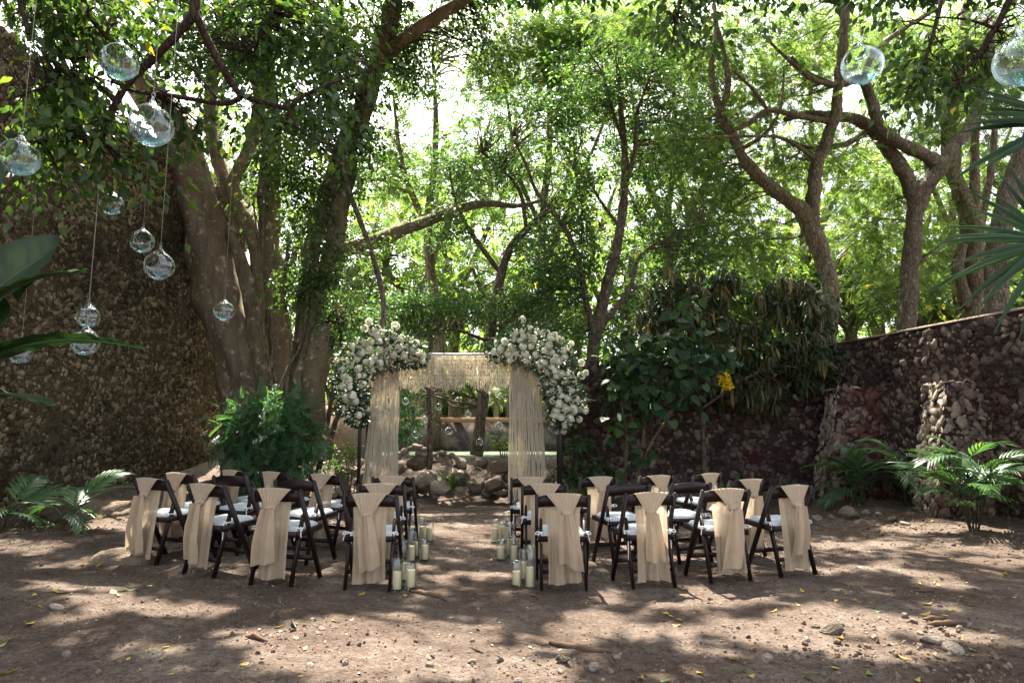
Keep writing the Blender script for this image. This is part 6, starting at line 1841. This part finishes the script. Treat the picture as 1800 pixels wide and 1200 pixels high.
shrub("low bright leaves beside the right macrame curtain beyond the rocks", [(885, 770, 16.5, 14, 16, .3, 6)], 5, M['leaf_bright'], (.09, .15), 16, .14)
shrub("small tuft growing on top of the shaded buttress", [(1528, 680, 12.4, 9, 6, .1, 4)], 6, M['leaf_bright'], (.03, .05), 14, .05)

# banana plant at the left edge
def paddle(p0, p1, sag, width, up, seed, notch=()):
    """Big leaf: midrib from p0 to p1, ribbed blade either side."""
    r = np.random.default_rng(seed)
    n, m = 30, 9
    p0, p1 = np.array(p0, float), np.array(p1, float)
    t = np.linspace(0, 1, n)
    c = p0 + (p1 - p0) * t[:, None]; c[:, 2] += sag * np.sin(math.pi * t ** 1.2)
    tg = np.gradient(c, axis=0); tg /= np.linalg.norm(tg, axis=1, keepdims=True)
    up = np.asarray(up, float)
    side = np.cross(tg, up); side /= np.linalg.norm(side, axis=1, keepdims=True)
    nr = np.cross(side, tg)
    w = width * np.clip(np.sin(math.pi * np.clip(t, .02, 1) ** .85) ** .55, .0, 1) * (1 - .1 * t)
    u = np.linspace(-1, 1, m)
    rip = .012 * np.sin(t * 120)[:, None] * np.abs(u)[None, :]
    V = c[:, None, :] + side[:, None, :] * (u[None, :, None] * w[:, None, None]) + nr[:, None, :] * ((.10 * width * np.abs(u) ** 1.4)[None, :, None] + rip[..., None] * .35 + (.06 * width * np.sin(t * 9 + seed))[:, None, None] * (u[None, :, None]))
    V += tg[:, None, :] * (np.abs(u) * width * .35)[None, :, None]
    F = grid_faces(m, n)
    for a, s in notch:
        k = int(a * (n - 1)); drop = np.array([k * (m - 1) + j for j in (range(0, 3) if s < 0 else range(m - 4, m - 1))])
        F = np.delete(F, drop, 0)
    mb = MB().add(V.reshape(-1, 3), F, .5)
    rb, rf = tube(c - nr * .004, np.linspace(.013, .004, n), 6); rib = MB().add(rb, rf)
    return mb, rib
bb = (-3.9, 2.9, 0)
o = thing("banana_plant", "banana plant with broad dark green paddle leaves entering from the left edge", "plant", bb)
V, F = tube([(-3.9, 2.9, -.05), (-3.88, 2.9, .5), (-3.85, 2.9, 1.1), (-3.8, 2.9, 1.5)], [.11, .1, .08, .05], 12, .08); MB().add(V, F).build("stem", M['stem'], o)
for i, (a, e, sag, w, up, nt) in enumerate((((-210, 700, 3.0), (95, 438, 2.7), .05, .2, (.25, -1, .35), [(.72, 1)]),
        ((-150, 640, 2.9), (150, 476, 2.5), .10, .055, (.1, -.5, 1), []),
        ((-180, 700, 3.1), (256, 612, 2.7), .12, .05, (0, .45, 1), []),
        ((-200, 760, 2.9), (80, 712, 2.6), .10, .13, (.05, .15, 1), []),
        ((-260, 640, 3.2), (-10, 300, 3.3), .1, .2, (.3, -1, .4), []))):
    p0, p1 = P(*a), P(*e)
    mb, rib = paddle(p0, p1, sag, w, up, i, nt)
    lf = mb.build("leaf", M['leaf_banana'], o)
    link("midrib", rib.mesh("midrib", M['leaf_strap'], True, bb), lf)
    V, F = tube(spline([(-3.82, 2.9, 1.3), ((-3.82 + p0.x) / 2, (2.9 + p0.y) / 2, max(1.3, p0.z) ), p0], 5), .018, 6); MB().add(V, F).build("stalk", M['stem'], o)

# fan palm at the right edge
fb = (3.05, 2.75, 0)
o = thing("fan_palm", "fan palm with stiff pleated leaves reaching in from the right edge", "palm", fb)
V, F = tube([(3.05, 2.75, -.05), (3.02, 2.75, .8), (3.0, 2.75, 1.9), (2.95, 2.75, 2.4)], [.12, .11, .1, .07], 12, .2); MB().add(V, F).build("trunk", M['bark_red'], o)
def fan(hub, tips, w, seed):
    h = np.array(P(*hub))
    lf = MB().add(*tube([h + [.05, .02, -.03], h + [-.015, 0, 0]], [.03, .018], 6)).build("leaf", M['leaf_fan'], o)
    V, F = tube(spline([(2.98, 2.75, 2.3), tuple((np.array((2.98, 2.75, 2.3)) + h) / 2 + [0, 0, .06]), tuple(h)], 5), .012, 6); MB().add(V, F).build("stalk", M['leaf_fan'], o)
    for k, (px, py, d, droop) in enumerate(tips):
        e = np.array(P(px, py, d)); t = np.linspace(0, 1, 9)
        c = h + (e - h) * t[:, None]; c[:, 2] += droop * (t - t ** 3) * 1.2
        tg = e - h; L = np.linalg.norm(tg); tg /= L
        sd = np.cross(tg, [0, -1, .25]); sd /= np.linalg.norm(sd); nn = np.cross(sd, tg)
        ww = w * np.clip(np.minimum(t * 3.2, 1) * (1 - t ** 2.2) + .02, 0, 1)
        if nn[1] > 0: nn = -nn
        V = []
        for j in range(9):
            V += [c[j] - sd * ww[j] + nn * .0, c[j] + nn * ww[j] * .55, c[j] + sd * ww[j]]
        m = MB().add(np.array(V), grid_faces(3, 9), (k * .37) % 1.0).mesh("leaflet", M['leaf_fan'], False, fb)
        link("leaflet", m, lf)
fan((1850, 425, 2.55), [(1612, 524, 2.5, .05), (1655, 400, 2.6, .04), (1652, 418, 2.55, .03), (1690, 330, 2.7, .02), (1730, 330, 2.7, .02), (1700, 365, 2.65, .02), (1770, 285, 2.7, .0), (1745, 590, 2.3, .03), (1685, 545, 2.45, .05), (1790, 600, 2.3, .02), (1715, 548, 2.4, .05), (1640, 430, 2.5, .04), (1800, 280, 2.7, 0), (1840, 640, 2.3, 0), (1752, 300, 2.75, .0), (1670, 470, 2.45, .04), (1660, 500, 2.42, .05)], .017, 1)
fan((1880, 215, 2.75), [(1670, 238, 2.75, .04), (1686, 150, 2.85, .03), (1700, 205, 2.8, .05), (1690, 222, 2.7, .04), (1710, 170, 2.8, .04), (1740, 120, 2.85, .02), (1790, 340, 2.6, 0), (1720, 300, 2.6, .02), (1715, 190, 2.85, .03), (1665, 325, 2.7, .06), (1770, 100, 2.9, 0)], .02, 2)

# ------------------------------------------------------------------ fallen leaves
def fallen(seed, mat, tint):
    r = np.random.default_rng(seed)
    V = LEAF8[0].copy(); V[:, 2] = .25 * r.normal() * V[:, 0] ** 2 * 6 + .16 * r.uniform(.2, 1) * (V[:, 1] - .5) ** 2 * 4 + .05 * r.normal(size=len(V)) * .4
    V[:, 1] -= .5
    return MB().add(V, LEAF8[1], tint).mesh("fallen_leaf", mat, False)
FL = {'yellow': [fallen(i, M['leaf_yellow'], i / 5) for i in range(5)], 'green': [fallen(10 + i, M['leaf_green'], i / 3) for i in range(3)], 'brown': [fallen(20 + i, M['leaf_brown'], i / 4) for i in range(4)]}
def drop(kind, px, py, s, label=None, group=None):
    g = G(px, py)
    o = link("fallen_leaf", random.choice(FL[kind]))
    o.location = (g.x, g.y, g.z + .008)
    o.rotation_euler = (random.uniform(-.35, .35), random.uniform(-.35, .35), random.uniform(0, 6.28))
    k = 1.35 * s / 1200 * g.y; o.scale = (k, k, k)
    tag(o, label or f"{kind} fallen leaf lying on the bare dirt", "leaf", group or f"{kind} fallen leaves scattered on the dirt")
drop('green', 223, 1038, 22, "longest green fallen leaf, on the left dirt beside two yellow ones", "single fallen leaves")
for px, py, s in ((146, 993, 12), (174, 995, 15), (102, 1042, 24), (200, 1043, 15), (53, 1098, 18), (15, 1184, 26), (290, 1139, 14), (262, 1031, 8), (60, 1048, 8), (490, 1103, 12), (428, 1170, 16), (411, 1075, 9), (588, 1092, 9), (537, 1141, 9), (516, 1028, 18), (520, 1123, 9), (391, 983, 8), (100, 923, 9), (18, 922, 8),
                  (635, 1046, 14), (1478, 1122, 15), (1293, 1162, 18), (1319, 1190, 14), (1232, 1185, 16), (1468, 1176, 16), (1590, 1158, 16), (1630, 1063, 14), (1626, 1080, 15), (1660, 1083, 10), (1706, 1064, 10), (1767, 1010, 14), (1622, 963, 8), (1360, 1076, 12), (1675, 1074, 10), (1503, 1057, 9), (1531, 1062, 8), (1711, 1154, 9), (1613, 1198, 14), (1190, 1100, 14), (1195, 1092, 10), (1180, 1085, 8), (1650, 1030, 9), (1690, 1049, 8), (1410, 1040, 10), (1170, 1080, 9), (1127, 1195, 18), (862, 985, 8)):
    drop('yellow', px, py, s)
for px, py, s in ((1435, 1183, 22), (1528, 1186, 18), (232, 1133, 10), (1545, 1075, 12), (1715, 1105, 12), (1172, 1198, 18), (940, 1048, 14), (4, 1136, 10), (975, 1036, 9), (1700, 1035, 8), (414, 1077, 8), (1712, 1145, 14)):
    drop('green', px, py, s)
for i in range(150):
    px, py = random.uniform(0, 1800), 905 + 290 * random.random() ** .7
    if 560 < px < 1040 and py < 1000 and random.random() < .6: continue
    drop(random.choices(('yellow', 'brown', 'green'), (5, 6, 1))[0], px, py, random.uniform(4, 9))
# a few weeds of grass
gm = [blade_mesh(50 + i, .05, a, M['grass'], tt, 5) for i, (a, tt) in enumerate(((.6, .3), (1.2, .6), (1.6, .9)))]
for px, py, n, lab in ((1125, 1140, 9, "tiny grass tuft in the foreground dirt right of centre"), (1385, 1040, 8, "tiny grass tuft in front of the right outer chairs"), (1155, 1180, 7, "tiny grass tuft near the lower edge right of centre")):
    g = G(px, py); o = thing("grass_tuft", lab, "grass", (g.x, g.y, g.z))
    for i in range(n):
        link("blade", random.choice(gm), o, Matrix.Translation((random.uniform(-.03, .03), random.uniform(-.02, .02), -.004)) @ Matrix.Rotation(random.uniform(0, 6.28), 4, 'Z') @ Matrix.Scale(random.uniform(.05, .09), 4))
